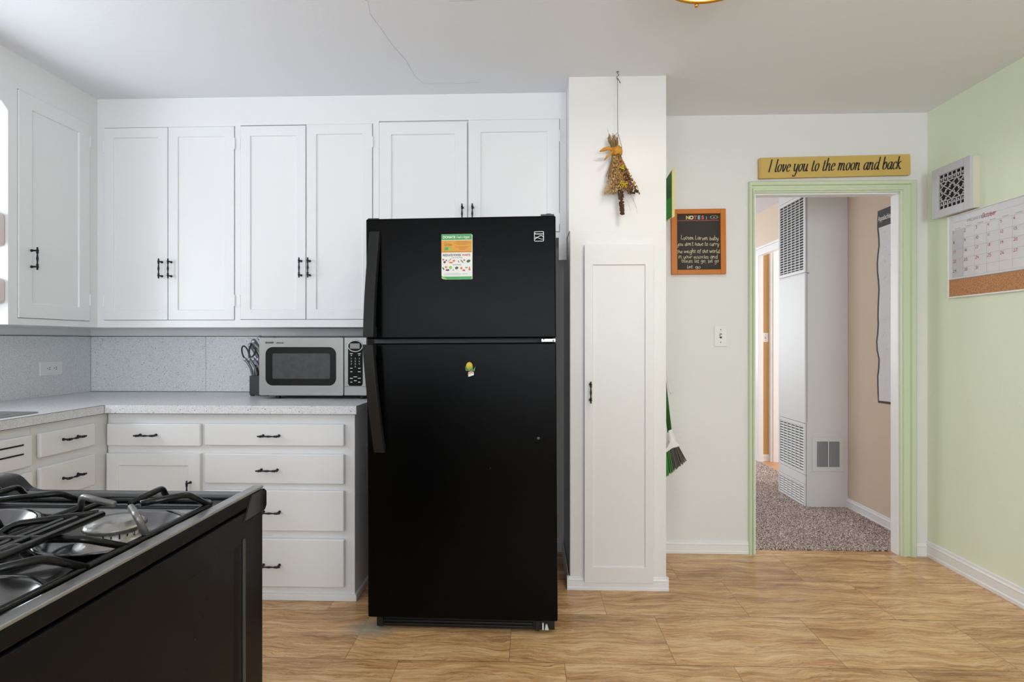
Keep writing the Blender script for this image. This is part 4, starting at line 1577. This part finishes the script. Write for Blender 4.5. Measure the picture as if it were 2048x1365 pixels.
# rim
mb = MB()
mb.box(SXR - .018, SXR - .001, SYN, SYF - .02, .884, ST - .003)
mb.box(SXL, SXL + .030, SYN, SYF - .02, .876, ST)
mb.box(SXL + .03, SXR - .020, .922, .940, .876, ST - .001)
mb.box(SXL + .03, SXR - .020, SYN, SYN + .022, .876, ST)
mb.build('cooktop_rim', 'rimgrey', t, bevel=.004, seg=3)
MB().box(SXR - .019, SXR, SYN, SYF - .012, ST - .004, ST + .001).build('rim_sheen_strip', 'rimsheen', t, bevel=.0015)  # lighter strip paints the bright reflection along the rim's top face
# front control panel with end caps
mb = MB()
mb.prism([(.938, ST - .004), (.96, ST + .000), (.985, ST - .010), (1.004, .875), (1.004, .83), (.94, .83)], SXL + .012, SXR - .014, 'x')
mb.build('control_panel', 'gloss', t, bevel=.003)
ecp = [(.955, ST - .006), (.96, ST - .0045), (.992, ST - .0045), (1.004, ST - .006), (1.012, ST - .012), (1.012, .872), (1.006, .864), (.93, .864)]
for xa, xb in ((SXR - .014, SXR + .001), (SXL - .001, SXL + .014)):
    MB().prism(ecp, xa, xb, 'x').build('end_cap', 'gloss', t, bevel=.002)
# raised centre of the control panel
hp = []
for k in range(25):
    s = k / 24
    x = -1.045 + .150 * s
    zz = 1 / (1 + math.exp(-(s - .12) * 40)) - 1 / (1 + math.exp(-(s - .80) * 22))
    hp.append((x, ST - .006 + .030 * zz))
hp += [(-.895, ST - .02), (-1.045, ST - .02)]
MB().prism(hp, .935, .985).build('panel_hump', 'gloss', t, bevel=.003)
for k in range(4):
    xx = SXL + .09 + k * (.39 / 3)
    MB().lathe([(0, 0), (.021, 0), (.018, .022), (.015, .026), (0, .026)], (xx, 1.004, .852), (0, 1, 0), 18).build('knob', 'blackplastic', t)
dr = MB().box(SXL + .012, SXR - .012, SYF - .034, SYF - .004, .20, .825).build('oven_door', 'gloss', t, bevel=.005)
mb = MB()
mb.tube([(SXL + .06, SYF + .03, .785), (SXR - .06, SYF + .03, .785)], .011, 12)
mb.tube([(SXL + .08, SYF + .03, .785), (SXL + .08, SYF - .004, .785)], .008, 10)
mb.tube([(SXR - .08, SYF + .03, .785), (SXR - .08, SYF - .004, .785)], .008, 10)
mb.build('door_handle', 'blackplastic', dr, smooth=True)
MB().box(SXL + .012, SXR - .012, SYF - .034, SYF - .006, .03, .19).build('storage_drawer', 'gloss', t, bevel=.005)
MB().box(SXL + .005, SXR - .005, SYN - .05, SYN + .002, .02, 1.10).build('backguard', 'gloss', t, bevel=.006)


def burner(bx, by):
    zb = DZK - .016
    o = MB().lathe([(0, 0), (.048, 0), (.050, .004), (.048, .009), (.041, .012), (.036, .0185), (.0345, .027), (.030, .028), (0, .028)], (bx, by, zb), (0, 0, 1), 40).build('burner', 'worn', t, smooth=True)
    MB().lathe([(.0, .0), (.036, 0), (.039, .002), (.0385, .005), (.034, .008), (.030, .0085), (.028, .0105), (0, .012)], (bx, by, zb + .027), (0, 0, 1), 40).build('burner_cap', 'worn', o, smooth=True)
    mb = MB()
    for k in range(24):
        a = 2 * PI * k / 24
        r_ = .0357
        mb.box(-.0001, .0001, 0, 0, 0, 0) if False else None
        c, s = math.cos(a), math.sin(a)
        h_ = .0035 if k % 2 else .0018
        p = Vector((bx + c * r_, by + s * r_, zb + .0225))
        q = Vector((-s, c, 0)) * .0008
        n_ = Vector((c, s, 0)) * .0008
        mb.quad(p - q + n_ - Vector((0, 0, h_)), p + q + n_ - Vector((0, 0, h_)), p + q + n_ + Vector((0, 0, h_)), p - q + n_ + Vector((0, 0, h_)))
    mb.build('flame_port', 'slot', o)
    MB().lathe([(.048, .002), (.056, -.002), (.074, .0045), (BR, .021), (BR + .006, .0235), (BR + .009, .022), (BR + .008, .0205)], (bx, by, zb), (0, 0, 1), 48).build('drip_bowl', 'bowl', t, smooth=True)


for bx, by in BC:
    burner(bx, by)

# grates: bent round-bar frames that lift off the cooktop
GZ0, GZ1, GR = ST + .002, ST + .034, .0046


def bar(mb, pts, r=GR, rad=.010):
    """poly-line bar with rounded bends"""
    P = [Vector(p) for p in pts]
    out = [P[0]]
    for i in range(1, len(P) - 1):
        a, b, c = P[i - 1], P[i], P[i + 1]
        d1, d2 = (a - b), (c - b)
        q = min(rad, d1.length * .45, d2.length * .45)
        s, e = b + d1.normalized() * q, b + d2.normalized() * q
        for k in range(6):
            u_ = k / 5
            out.append((1 - u_) ** 2 * s + 2 * u_ * (1 - u_) * b + u_ * u_ * e)
    out.append(P[-1])
    mb.tube(out, r, 10)


def grate(label, x0, x1, bxs):
    g_ = thing('burner_grate', label, 'grate', (0, 0, 0), group='black wire grates on the gas range')
    y0, y1 = .420, .890
    lp = rounded(x0, x1, y0, y1, .022, 5)
    mb = MB()
    mb.tube([(x, y, GZ0) for x, y in lp], GR, 10, True)
    mb.build('outer_frame', 'grate', g_, smooth=True)
    T, B_ = GZ1, GZ0
    for by in (.772, .525):
        bx = bxs
        xr, xl = x1, x0
        specs = [('A', (bx + .038, by - .020, T), (xr - .002, by - .060, T), (xr, by - .045, B_)),
                 ('G', (bx + .040, by - .004, T), (xr - .002, by + .046, T), (xr, by + .100, B_)),
                 ('F', (bx + .024, by - .002, T), (bx + .014, by + .080, T), (bx, min(y1, by + .118), B_)),
                 ('E', (bx + .002, by - .006, T), (xl + .030, by + .030, T), (xl, by + .062, B_))]
        for nm_, a, b_, c_ in specs:
            mb = MB()
            bar(mb, [a, b_, c_])
            mb.build('finger', 'grateworn' if (by > .7 and nm_ in 'AE' and x1 > -.6) else 'grate', g_, smooth=True)
    by = .772
    for dx, dz in ((.022, 0), (-.014, -.007), (-.034, -.010)):     # long bars running front to back
        mb = MB()
        bar(mb, [(bxs + dx, by - .052, T + dz), (bxs + dx + .006, .560, T + dz), (bxs + dx + .010, .440, T + dz - .002), (bxs + dx + .010, y0, B_)])
        mb.build('long_bar', 'grate', g_, smooth=True)
    mb = MB()
    bar(mb, [(x0, .652, B_), (x0 + .022, .650, B_ + .010), (x0 + .055, .648, T - .009), (x1 - .022, .648, T - .007), (x1, .690, B_)])
    mb.build('cross_bar', 'grate', g_, smooth=True)
    # hairpin on the inner side
    mb = MB()
    bar(mb, [(bxs - .012, by - .016, T - .010), (x0 + .018, .706, T - .010), (x0 + .006, .695, T - .020), (x0 + .030, .690, B_ + .006), (bxs - .050, .762, B_ + .006)])
    mb.build('hairpin', 'grate', g_, smooth=True)
    return g_


grate('black wire burner grate over the right pair of burners', -.700, -.518, -.596)
grate('black wire burner grate over the left pair of burners at the frame edge', -.944, -.716, -.832)

# ================================================================ DRIED BOUQUET
hx, hy = .409, 2.585
t = thing('dried_bouquet', 'dried brown flower bundle tied with orange ribbon, hanging on the pantry column', 'dried flowers', (hx, hy, 0))
rr = random.Random(11)
mb = MB()
for k in range(46):
    a = rr.uniform(-1, 1)
    yy = rr.uniform(-.016, .012)
    top = (-.022 + a * .026, yy, 2.155 - rr.uniform(0, .035) - abs(a) * .012)
    neck = (-.008 + a * .017, yy * .8, 2.055)
    low = (.004 + a * .06, yy * 1.6, 1.94 + rr.uniform(-.02, .03))
    mb.tube(catmull([top, neck, low], 4), .0013, 5)
mb.tube([(-.046, 0, 2.175), (-.040, 0, 2.13), (-.028, 0, 2.06)], .0007, 4)
mb.build('stems', 'stem', t)


def spray(name, m_, n, xr, zr, size, seed, spread=.6):
    r2 = random.Random(seed)
    mb = MB()
    for k in range(n):
        s = r2.random() ** .8
        z = 2.05 - .155 * s * zr
        half = .012 + .068 * s ** 1.1
        c_ = -.002 + .016 * s
        x = c_ + half * (xr[0] + (xr[1] - xr[0]) * r2.random())
        y = r2.uniform(-.030, .022) * (.3 + s * .9)
        q = size * r2.uniform(.6, 1.35)
        mb.blob((x, y, z), q, r2.uniform(.6, 1.1), r2.uniform(.6, 1.1), r2.uniform(.9, 1.9), 1)
    return mb.build(name, m_, t)


spray('flower_head', 'dry', 620, (-.55, 1.0), 1.05, .0036, 1)
spray('seed_head', 'dry2', 420, (-1.0, .1), 1.15, .0034, 2)
spray('flower_head', 'dry3', 160, (.45, 1.05), 1.2, .0040, 3)
mb = MB()
for k in range(26):
    mb.blob((.022 + rr.gauss(0, .009), -.032 + rr.uniform(-.006, .006), 1.905 + rr.gauss(0, .008)), .0038, 1, 1, 1)
for k in range(10):
    mb.blob((.018 + rr.uniform(-.008, .008), -.026, 1.985 + rr.uniform(-.010, .010)), .004)
mb.build('yellow_flower', 'dryyel', t)
mb = MB()
for k in range(120):
    s = rr.random()
    a = rr.uniform(0, 2 * PI)
    z = 1.885 - .115 * s
    r_ = .0115 * (1 - .35 * s)
    mb.blob((.012 + .008 * s + r_ * math.cos(a), -.012 + r_ * math.sin(a), z), .0042, 1, 1, 1)
mb.tube([(.012, -.012, 1.90), (.020, -.012, 1.768)], .006, 8)
mb.build('dark_cone', 'dry3', t)
mb = MB()
for a, b_ in (((.052, 0, 1.87), (.088, 0, 1.80)), ((.060, 0, 1.87), (.092, 0, 1.775)), ((.030, 0, 1.86), (.060, 0, 1.79))):
    m_ = tuple((p + q) / 2 + (.004 if i == 0 else 0) for i, (p, q) in enumerate(zip(a, b_)))
    mb.tube(catmull([a, m_, b_], 4), .0006, 4)
for sgn in range(22):
    x = rr.uniform(-.075, -.045) + .03 * rr.random()
    mb.tube([(x + .03, rr.uniform(-.01, .01), 1.93), (x, rr.uniform(-.01, .01), 1.875 + rr.uniform(-.01, .01))], .0012, 4)
mb.build('loose_stem', 'dry2', t)
# ribbon: wrap band, knot and two tails
mb = MB()
band = []
for k in range(20):
    a = 2 * PI * k / 20
    band.append((.024 * math.cos(a) - .004, .019 * math.sin(a)))
g = mb.bm
lo = [g.verts.new((x, y, 2.048 + .004 * math.sin(i * 1.7))) for i, (x, y) in enumerate(band)]
mi = [g.verts.new((x * 1.15, y * 1.2, 2.066)) for i, (x, y) in enumerate(band)]
hi = [g.verts.new((x, y, 2.086 + .005 * math.sin(i * 1.3))) for i, (x, y) in enumerate(band)]
for i in range(20):
    j = (i + 1) % 20
    g.faces.new((lo[i], lo[j], mi[j], mi[i]))
    g.faces.new((mi[i], mi[j], hi[j], hi[i]))
o = mb.build('ribbon', 'ribbon', t, smooth=True)
sl = o.modifiers.new('solid', 'SOLIDIFY')
sl.thickness = .0025
for tail, m_ in (([(-.022, -.020, 2.064), (-.046, -.030, 2.072), (-.068, -.024, 2.068), (-.086, -.018, 2.062)], 'ribbon'), ([(-.020, -.022, 2.060), (-.036, -.034, 2.048), (-.050, -.030, 2.034), (-.062, -.026, 2.026)], 'ribbon')):
    mb = MB()
    wds = [.008, .016, .017, .014] if tail[3][0] > -.08 else [.008, .012, .013, .003]
    L, H = [], []
    for (x, y, z), w_ in zip(tail, wds):
        dirv = Vector((.5, 0, 1)).normalized() if tail[3][0] > -.08 else Vector((.1, 0, 1)).normalized()
        L.append(mb.bm.verts.new(Vector((x, y, z)) - dirv * w_ / 1.4))
        H.append(mb.bm.verts.new(Vector((x, y - .003, z)) + dirv * w_ / 1.4))
    for i in range(3):
        mb.bm.faces.new((L[i], L[i + 1], H[i + 1], H[i]))
    o = mb.build('ribbon_tail', m_, t, smooth=True)
    sl = o.modifiers.new('solid', 'SOLIDIFY')
    sl.thickness = .002
mb = MB()
mb.tube([(.0, 0, 2.41), (.0, 0, 2.28), (.0005, -.004, 2.152)], .0014, 6)
mb.tube(catmull([(.0, -.004, 2.155), (-.02, -.012, 2.13), (-.034, -.014, 2.10), (-.03, -.016, 2.06)], 4), .0012, 5)
mb.tube(catmull([(.0, -.004, 2.155), (.008, -.012, 2.12), (.018, -.014, 2.08)], 4), .0012, 5)
mb.build('hanging_string', 'string', t)
t = thing('ceiling_hook', 'small grey screw hook in the ceiling above the dried bouquet', 'hook', (hx, hy, 0))
mb = MB()
mb.tube(catmull([(.0, 0, 2.44), (.0, 0, 2.432), (.006, 0, 2.424), (-.004, 0, 2.416), (-.002, 0, 2.405), (.008, 0, 2.398), (.010, 0, 2.388)], 5), .0018, 6)
mb.tube([(0, 0, 2.412), (.012, 0, 2.392), (.014, 0, 2.386)], .0012, 5)
mb.lathe([(0, 0), (.006, 0), (.006, -.002), (0, -.002)], (0, 0, 2.4402), (0, 0, 1), 10)
mb.build('hook_wire', 'string', t, smooth=True)

# ================================================================ CHALKBOARD
t = thing('chalkboard', 'orange wood framed chalkboard with handwritten NOTES, right of the pantry column', 'chalkboard', (.934, YB, 1.733), ry=R(-.4))
cw, chh = .149, .181
mb = MB()
for a in ((-cw, -cw + .031, -chh, chh), (cw - .029, cw, -chh, chh), (-cw + .031, cw - .029, chh - .026, chh), (-cw + .031, cw - .029, -chh, -chh + .026)):
    mb.box(a[0], a[1], -.024, -.002, a[2], a[3])
mb.build('frame', 'orangewood', t, bevel=.002)
bd = MB().box(-cw + .028, cw - .026, -.010, -.004, -chh + .024, chh - .022).build('slate', 'chalk', t)
for i, (ch_, m_) in enumerate(zip('NOTES:', ('chalkyel', 'chalkink', 'chalkred', 'chalkblue', 'chalkred', 'chalkblue'))):
    mesh_text(ch_, 'chalk_heading', m_, bd, (-.056 + i * .0205, -.0108, chh - .054), (1, 0, 0), (0, 0, 1), .027, 'CENTER', bold=.0012)
mb = MB()
x = -cw + .034
while x < cw - .034:
    mb.quad((x, -.0107, chh - .063), (x + .0045, -.0107, chh - .063), (x + .0045, -.0107, chh - .060), (x, -.0107, chh - .060))
    x += .0068
mb.build('dotted_line', 'chalkred', bd)
mb = MB()
rr = random.Random(5)
for k in range(16):
    a = 2 * PI * k / 16
    cx, cz = .086 + .020 * math.cos(a), chh - .046 + .009 * math.sin(a)
    mb.quad((cx, -.0107, cz), (cx + .004, -.0107, cz + .001), (cx + .004, -.0107, cz + .003), (cx, -.0107, cz + .002))
mb.lathe([(0, 0), (.003, 0)], (.088, -.0108, chh - .045), (0, -1, 0), 10)
mb.build('chalk_doodle', 'chalkink', bd)
mb = MB()
rows = [('Loosen Larsen baby', -.095, .015, .208, .0135), ("you don't have to carry", -.118, -.020, .234, .0130), ('the weight of the world', -.118, -.060, .236, .0130),
        ('in your muscles and', -.111, -.090, .218, .0120), ('bones let go, let go', -.092, -.114, .206, .0118), ('let go', -.064, -.146, .078, .0125)]
for k, (s, x, z, w_, h_) in enumerate(rows):
    script_text(mb, s, (x, -.0112, z), (1, 0, -.01 if k else -.03), (0, 0, 1), h_, .125, width=w_, jit=.16, seed=k + 2)
mb.build('handwriting', 'chalkink', bd)

# ================================================================ LIGHT SWITCHES
def switch(name, label, loc, rz=0, k=1.0, two=False):
    t = thing(name, label, 'switch', loc, rz)
    MB().box(-.035 * k, .035 * k, -.006, 0, -.058 * k, .058 * k).build('cover_plate', 'white', t, bevel=.002)
    MB().box(-.006 * k, .006 * k, -.0075, -.005, -.013 * k, .013 * k).build('switch_slot', 'gasket', t)
    mb = MB()
    mb.prism([(-.006, -.006), (-.0165, -.001), (-.0165, .004), (-.006, .010)], -.004 * k, .004 * k, 'x')
    mb.build('toggle', 'white', t, bevel=.0008)
    mb = MB()
    for z in (-.035 * k, .035 * k):
        mb.lathe([(0, 0), (.003, 0), (.002, .001), (0, .0012)], (0, -.006, z), (0, -1, 0), 10)
    mb.build('screw', 'gasket', t)
    return t


switch('light_switch', 'white toggle light switch on the white wall beside the hall doorway', (1.060, YB, 1.210))
switch('light_switch', 'white light switch on the tan wall seen through the far hall doorway', (2.318, 5.5, 1.222), k=.78)

# ================================================================ SIGN OVER DOOR
t = thing('wooden_sign', 'long ochre wooden sign reading I love you to the moon and back, above the doorway', 'sign', (1.6725, YB, 2.1425), ry=R(-.80))
sw, sh = .4085, .0575
MB().prism([(-sw, -sh), (sw - .004, -sh), (sw, -sh + .004), (sw, sh), (-sw + .006, sh), (-sw, sh - .006)], -.022, -.002).build('board', 'wood', t, bevel=.003)
MB().box(-sw + .008, -sw + .010, -.0226, -.0215, -sh + .003, sh - .003).build('edge_line', 'woodedge', t)
mb = MB()
script_text(mb, 'I love you to the moon and back', (-sw + .045, -.0232, -.0240), (1, 0, 0), (0, 0, 1), .0415, .17, contrast=.74, shear=.20, width=sw * 2 - .098)
mb.build('lettering', 'black', t)

# ================================================================ RIGHT WALL: grille box + calendar board
t = thing('grille_box', 'white speaker-like box with a lattice grille high on the green wall', 'vent', (XR, 2.872, 1.957), R(-90))
# local x = -world Y (so +x runs towards the camera), local -y = world -X
gw, gh, gd = .128, .130, .048
mb = MB()
for a in ((-gw, -gw + .045, -gh, gh), (gw - .040, gw, -gh, gh), (-gw + .045, gw - .040, gh - .040, gh), (-gw + .045, gw - .040, -gh, -gh + .040)):
    mb.box(a[0], a[1], -gd, -gd + .014, a[2], a[3])
mb.build('front_frame', 'vent', t, bevel=.002)
MB().box(-gw + .003, gw - .001, -gd + .014, 0, -gh + .003, gh - .003).build('box_body', 'ventside', t, bevel=.001)
MB().box(-gw + .042, gw - .037, -gd + .011, -gd + .0135, -gh + .037, gh - .037).build('dark_backing', 'slot', t)
mb = MB()
ix0, ix1, iz0, iz1 = -gw + .045, gw - .040, -gh + .040, gh - .040
cxx, czz = (ix0 + ix1) / 2, (iz0 + iz1) / 2


def strap(ax, az, bx_, bz_, w_=.0042):
    d = Vector((bx_ - ax, 0, bz_ - az))
    L_ = d.length
    d.normalize()
    q = Vector((-d.z, 0, d.x)) * w_ / 2
    a, b_ = Vector((ax, 0, az)), Vector((bx_, 0, bz_))
    pts = [a - q, b_ - q, b_ + q, a + q]
    mb.prism([(p.x, p.z) for p in pts], -gd + .006, -gd + .010)


nx_, nz_ = 6, 9
sxx, szz = (ix1 - ix0) / nx_, (iz1 - iz0) / nz_
for i in range(nx_ + 1):
    strap(ix0 + i * sxx, iz0, ix0 + i * sxx, iz0 + szz * 2)
    strap(ix0 + i * sxx, iz1, ix0 + i * sxx, iz1 - szz * 2)
for j in (0, 1, 2, 7, 8, 9):
    strap(ix0, iz0 + j * szz, ix1, iz0 + j * szz, .0036)
for i in range(nx_):
    for j in range(2, 7):
        xa, za = ix0 + sxx * i, iz0 + szz * j
        up = (i + j) % 2
        strap(xa, za + (0 if up else szz), xa + sxx, za + (szz if up else 0), .0034)
        if (i // 2 + j) % 2 == 0:
            strap(xa + sxx * .5, za, xa + sxx * .5, za + szz, .0026)
for i in range(nx_):
    strap(ix0 + sxx * (i + .5), iz0 + szz, ix0 + sxx * (i + .5), iz0 + szz * 1.6, .005)
    strap(ix0 + sxx * (i + .5), iz1 - szz, ix0 + sxx * (i + .5), iz1 - szz * 1.6, .005)
mb.build('lattice', 'vent', t)

t = thing('calendar_board', 'white dry-erase October calendar with a cork strip, on the green wall', 'calendar', (XR, 2.937, 1.402), R(-90))
BW, BH = .61, .424          # local x 0..BW runs towards the camera
ck_h = .096
MB().box(.004, BW - .004, -.010, -.001, ck_h, BH - .004).build('writing_surface', 'board', t)
MB().box(.004, BW - .004, -.010, -.001, .006, ck_h - .002).build('cork_strip', 'cork', t)
mb = MB()
mb.box(0, .008, -.016, -.001, 0, BH)
mb.box(BW - .008, BW, -.016, -.001, 0, BH)
mb.box(.008, BW - .008, -.016, -.001, 0, .008)
mb.box(.008, BW - .008, -.016, -.001, BH - .005, BH)
mb.build('frame', 'white', t, bevel=.002)
MB().box(.008, BW - .008, -.0125, -.010, ck_h - .003, ck_h).build('divider', 'pgrey', t)
cw_ = .0705
gx0, gx1 = .030, .030 + cw_ * 7
rz_ = [.345, .296, .247, .198, .149, .106]
MB().box(gx0, gx0 + cw_, -.0106, -.0101, rz_[5], rz_[0]).build('grey_column', 'boardgrey', t)
mb = MB()
for z in rz_ + [.385]:
    mb.quad((gx0, -.0110, z), (gx1, -.0110, z), (gx1, -.0110, z + .0011), (gx0, -.0110, z + .0011))
for k in range(8):
    x = gx0 + k * cw_
    mb.quad((x, -.0110, rz_[5]), (x + .001, -.0110, rz_[5]), (x + .001, -.0110, rz_[0]), (x, -.0110, rz_[0]))
for k in range(7):
    x = gx0 + k * cw_ + .018
    mb.quad((x, -.0110, rz_[0] + .006), (x + .034, -.0110, rz_[0] + .006), (x + .034, -.0110, rz_[0] + .009), (x, -.0110, rz_[0] + .009))
mb.build('printed_grid', 'lines', t)
mesh_text('MONTH:', 'printed_heading', 'lines', t, (.125, -.0112, .372), (1, 0, 0), (0, 0, 1), .020, sx=1.4)
mr, mk = MB(), MB()
script_text(mr, 'October', (.215, -.0113, .372), (1, 0, 0), (0, 0, 1), .0135, .15, width=.080, shear=.1, jit=.08)
cal = {0: [('1', 0), ('2', 0), ('3', 0), ('4', 1), ('5', 1), ('6', 1), ('7', 1)], 1: [('8', 1), ('9', 0), ('10', 0), ('11', 0), ('12', 1), ('13', 0), ('14', 1)],
       2: [('15', 1), ('16', 0), ('17', 0), ('18', 1), ('19', 1), ('20', 1), ('21', 1)], 3: [('22', 1), ('23', 0), ('24', 1), ('25', 1), ('26', 1), ('27', 1), ('28', 1)],
       4: [('29', 0), ('30', 0), ('31', 0)]}
for r_, L_ in cal.items():
    for c_, (s, red) in enumerate(L_):
        script_text(mr if red else mk, s, (gx0 + c_ * cw_ + .006, -.0113, rz_[r_] - .018), (1, 0, 0), (0, 0, 1), .0098, .17, sx=1.25, jit=.08, seed=r_ * 7 + c_)
mr.build('red_writing', 'inkred', t)
mk.build('dark_writing', 'inkdark', t)

# ================================================================ HALL: heater, map
t = thing('wall_heater', 'tall white gas wall heater with louvred grilles standing in the hall', 'heater', (0, 0, 0))
Hx0, Hx1, Hy0, Hy1, Hz = 1.945, HX - .001, 3.957, 4.375, 2.43
MB().box(Hx0 + .012, Hx1, Hy0, Hy1, .006, Hz).build('cabinet', 'heater', t, bevel=.003)
# flat front sheets on the left side
mb = MB()
mb.box(Hx0, Hx0 + .012, Hy0 + .004, Hy1 - .002, .600, 1.660)
mb.build('front_sheet', 'heater', t, bevel=.002)


def louvre(z0, z1, cols, rowstep, y0=Hy0 + .004, y1=Hy1 - .002, name='upper_grille', border=.022):
    p = MB()
    x = Hx0
    p.box(x, x + .010, y0, y0 + border, z0, z1)
    p.box(x, x + .010, y1 - border, y1, z0, z1)
    p.box(x, x + .010, y0 + border, y1 - border, z0, z0 + border)
    p.box(x, x + .010, y0 + border, y1 - border, z1 - border, z1)
    a = p.build(name, 'heater', t, bevel=.0015)
    MB().box(x + .0105, x + .0115, y0 + border, y1 - border, z0 + border, z1 - border).build('grille_backing', 'dark', a)
    s = MB()
    z = z0 + border + rowstep / 2
    while z < z1 - border - .003:
        s.quad((x + .002, y0 + border, z), (x + .002, y1 - border, z), (x + .009, y1 - border, z + rowstep * .42), (x + .009, y0 + border, z + rowstep * .42))
        s.box(x + .001, x + .003, y0 + border, y1 - border, z - .0018, z + .0018)
        z += rowstep
    for k in range(1, cols):
        yy = y0 + border + (y1 - y0 - 2 * border) * k / cols
        s.box(x + .0005, x + .003, yy - .003, yy + .003, z0 + border, z1 - border)
    s.build('louvre_slat', 'heater', a)
    return a


louvre(1.672, 2.235, 6, .0195, name='upper_grille')
MB().box(Hx0, Hx0 + .010, Hy0 + .004, Hy1 - .002, 2.237, Hz - .002).build('top_sheet', 'heater', t, bevel=.001)
louvre(.235, .596, 6, .0200, name='lower_grille')
louvre(.012, .165, 6, .0180, name='bottom_grille', border=.014)
MB().box(Hx0, Hx0 + .010, Hy0 + .004, Hy1 - .002, .168, .232).build('middle_sheet', 'heater', t, bevel=.001)
mb = MB()
mb.box(Hx0 + .013, Hx0 + .0145, Hy0 - .001, Hy0 + .001, .61, Hz - .002)
mb.box(Hx0 + .0005, Hx0 + .03, Hy0 - .001, Hy0 + .001, 1.664, 1.668)
mb.build('seam', 'gasket', t)
v = MB().box(1.992, 2.208, Hy0 - .008, Hy0 - .0002, .262, .506).build('side_register', 'heater', t, bevel=.002)
MB().box(2.024, 2.176, Hy0 - .0088, Hy0 - .0078, .295, .474).build('register_backing', 'dark', v)
mb = MB()
for k in range(18):
    x = 2.026 + k * .0086
    if abs(x - 2.100) < .006:
        continue
    mb.quad((x, Hy0 - .0092, .296), (x + .005, Hy0 - .014, .296), (x + .005, Hy0 - .014, .473), (x, Hy0 - .0092, .473))
mb.build('register_fin', 'fin', v)
MB().box(2.097, 2.105, Hy0 - .0145, Hy0 - .008, .295, .474).build('register_divider', 'heater', v)

t = thing('trail_map', 'long white paper map with charcoal heading, pinned on the beige hall wall', 'map', (HX, 0, 0))
mb = MB()
pts = []
n = 22
far = [(3.62 + .006 * math.sin(k * .9) * (1 if 2 < k < 20 else 0) + (0.012 if k in (6, 7) else 0), .785 + (2.02 - .785) * k / n) for k in range(n + 1)]
g = mb.bm
A = [g.verts.new((-.003 - .006 * abs(math.sin(k * .7)), y, z)) for k, (y, z) in enumerate(far)]
Bv = [g.verts.new((-.003, 3.17, z + .010)) for (y, z) in far]
for i in range(n):
    g.faces.new((A[i], A[i + 1], Bv[i + 1], Bv[i]))
mp = mb.build('map_sheet', 'mapedge', t)
sl = mp.modifiers.new('solid', 'SOLIDIFY')
sl.thickness = .001
mb = MB()
g = mb.bm
A = [g.verts.new((-.0055 - .006 * abs(math.sin(k * .7)), y - .020, z)) for k, (y, z) in enumerate(far) if 0 < k < n - 1]
A[0].co.z -= .04
Bv = [g.verts.new((-.0055, 3.172, v_.co.z + .010)) for v_ in A]
for i in range(len(A) - 1):
    g.faces.new((A[i], A[i + 1], Bv[i + 1], Bv[i]))
mb.build('map_print', 'map', t)
mesh_text('Appalachian Trail', 'map_title', 'label', t, (-.012, 3.605, 1.950), (0, -1, 0), (0, 0, 1), .045, bold=.0008, sx=.62)
mb = MB()
rr = random.Random(21)
for k in range(240):
    y = 3.56 - rr.random() * .36
    z = .85 + rr.random() * 1.02
    if rr.random() < .6:
        y = 3.36 + .07 * math.sin(z * 4) + rr.gauss(0, .03)
    a = rr.uniform(0, PI)
    q = rr.uniform(.006, .022)
    dy, dz = math.cos(a) * q, math.sin(a) * q
    mb.quad((-.0125, y, z), (-.0125, y + dy, z + dz), (-.0125, y + dy + .0012, z + dz + .0012), (-.0125, y + .0012, z + .0012))
mb.build('map_lines', 'pgrey', t)

# ================================================================ CEILING LIGHT
lx, ly = .585, 1.752
t = thing('ceiling_light', 'round brass-rimmed flush ceiling light glowing at the top of the picture', 'ceiling light', (lx, ly, CH))
MB().lathe([(0, -.001), (.155, -.001), (.155, -.03), (.150, -.034), (0, -.034)], (0, 0, 0), (0, 0, 1), 48).build('canopy', 'white', t, smooth=False)
MB().lathe([(.160, -.030), (.172, -.034), (.1745, -.050), (.1745, -.086), (.172, -.094), (.166, -.096), (.162, -.090), (.160, -.050)], (0, 0, 0), (0, 0, 1), 64).build('brass_rim', 'brass', t, smooth=True)
MB().lathe([(.162, -.036), (.163, -.088), (.140, -.098), (.09, -.106), (.04, -.110), (0, -.111)], (0, 0, 0), (0, 0, 1), 48).build('glass_diffuser', 'diffuser', t, smooth=True)
mb = MB()
mb.blob((-.008, .176, -.096), .0075, 1, 1, 1, 2)
mb.tube([(-.008, .172, -.085), (-.008, .176, -.096)], .004, 8)
mb.build('rim_knob', 'brass', t, smooth=True)
ld = bpy.data.lights.new('bulb', 'AREA')
ld.shape = 'DISK'
ld.size = .30
ld.energy = 5
ld.color = (1.0, .93, .83)
lo_ = bpy.data.objects.new('bulb', ld)
C.objects.link(lo_)
lo_.parent = t
lo_.location = (0, 0, -.118)
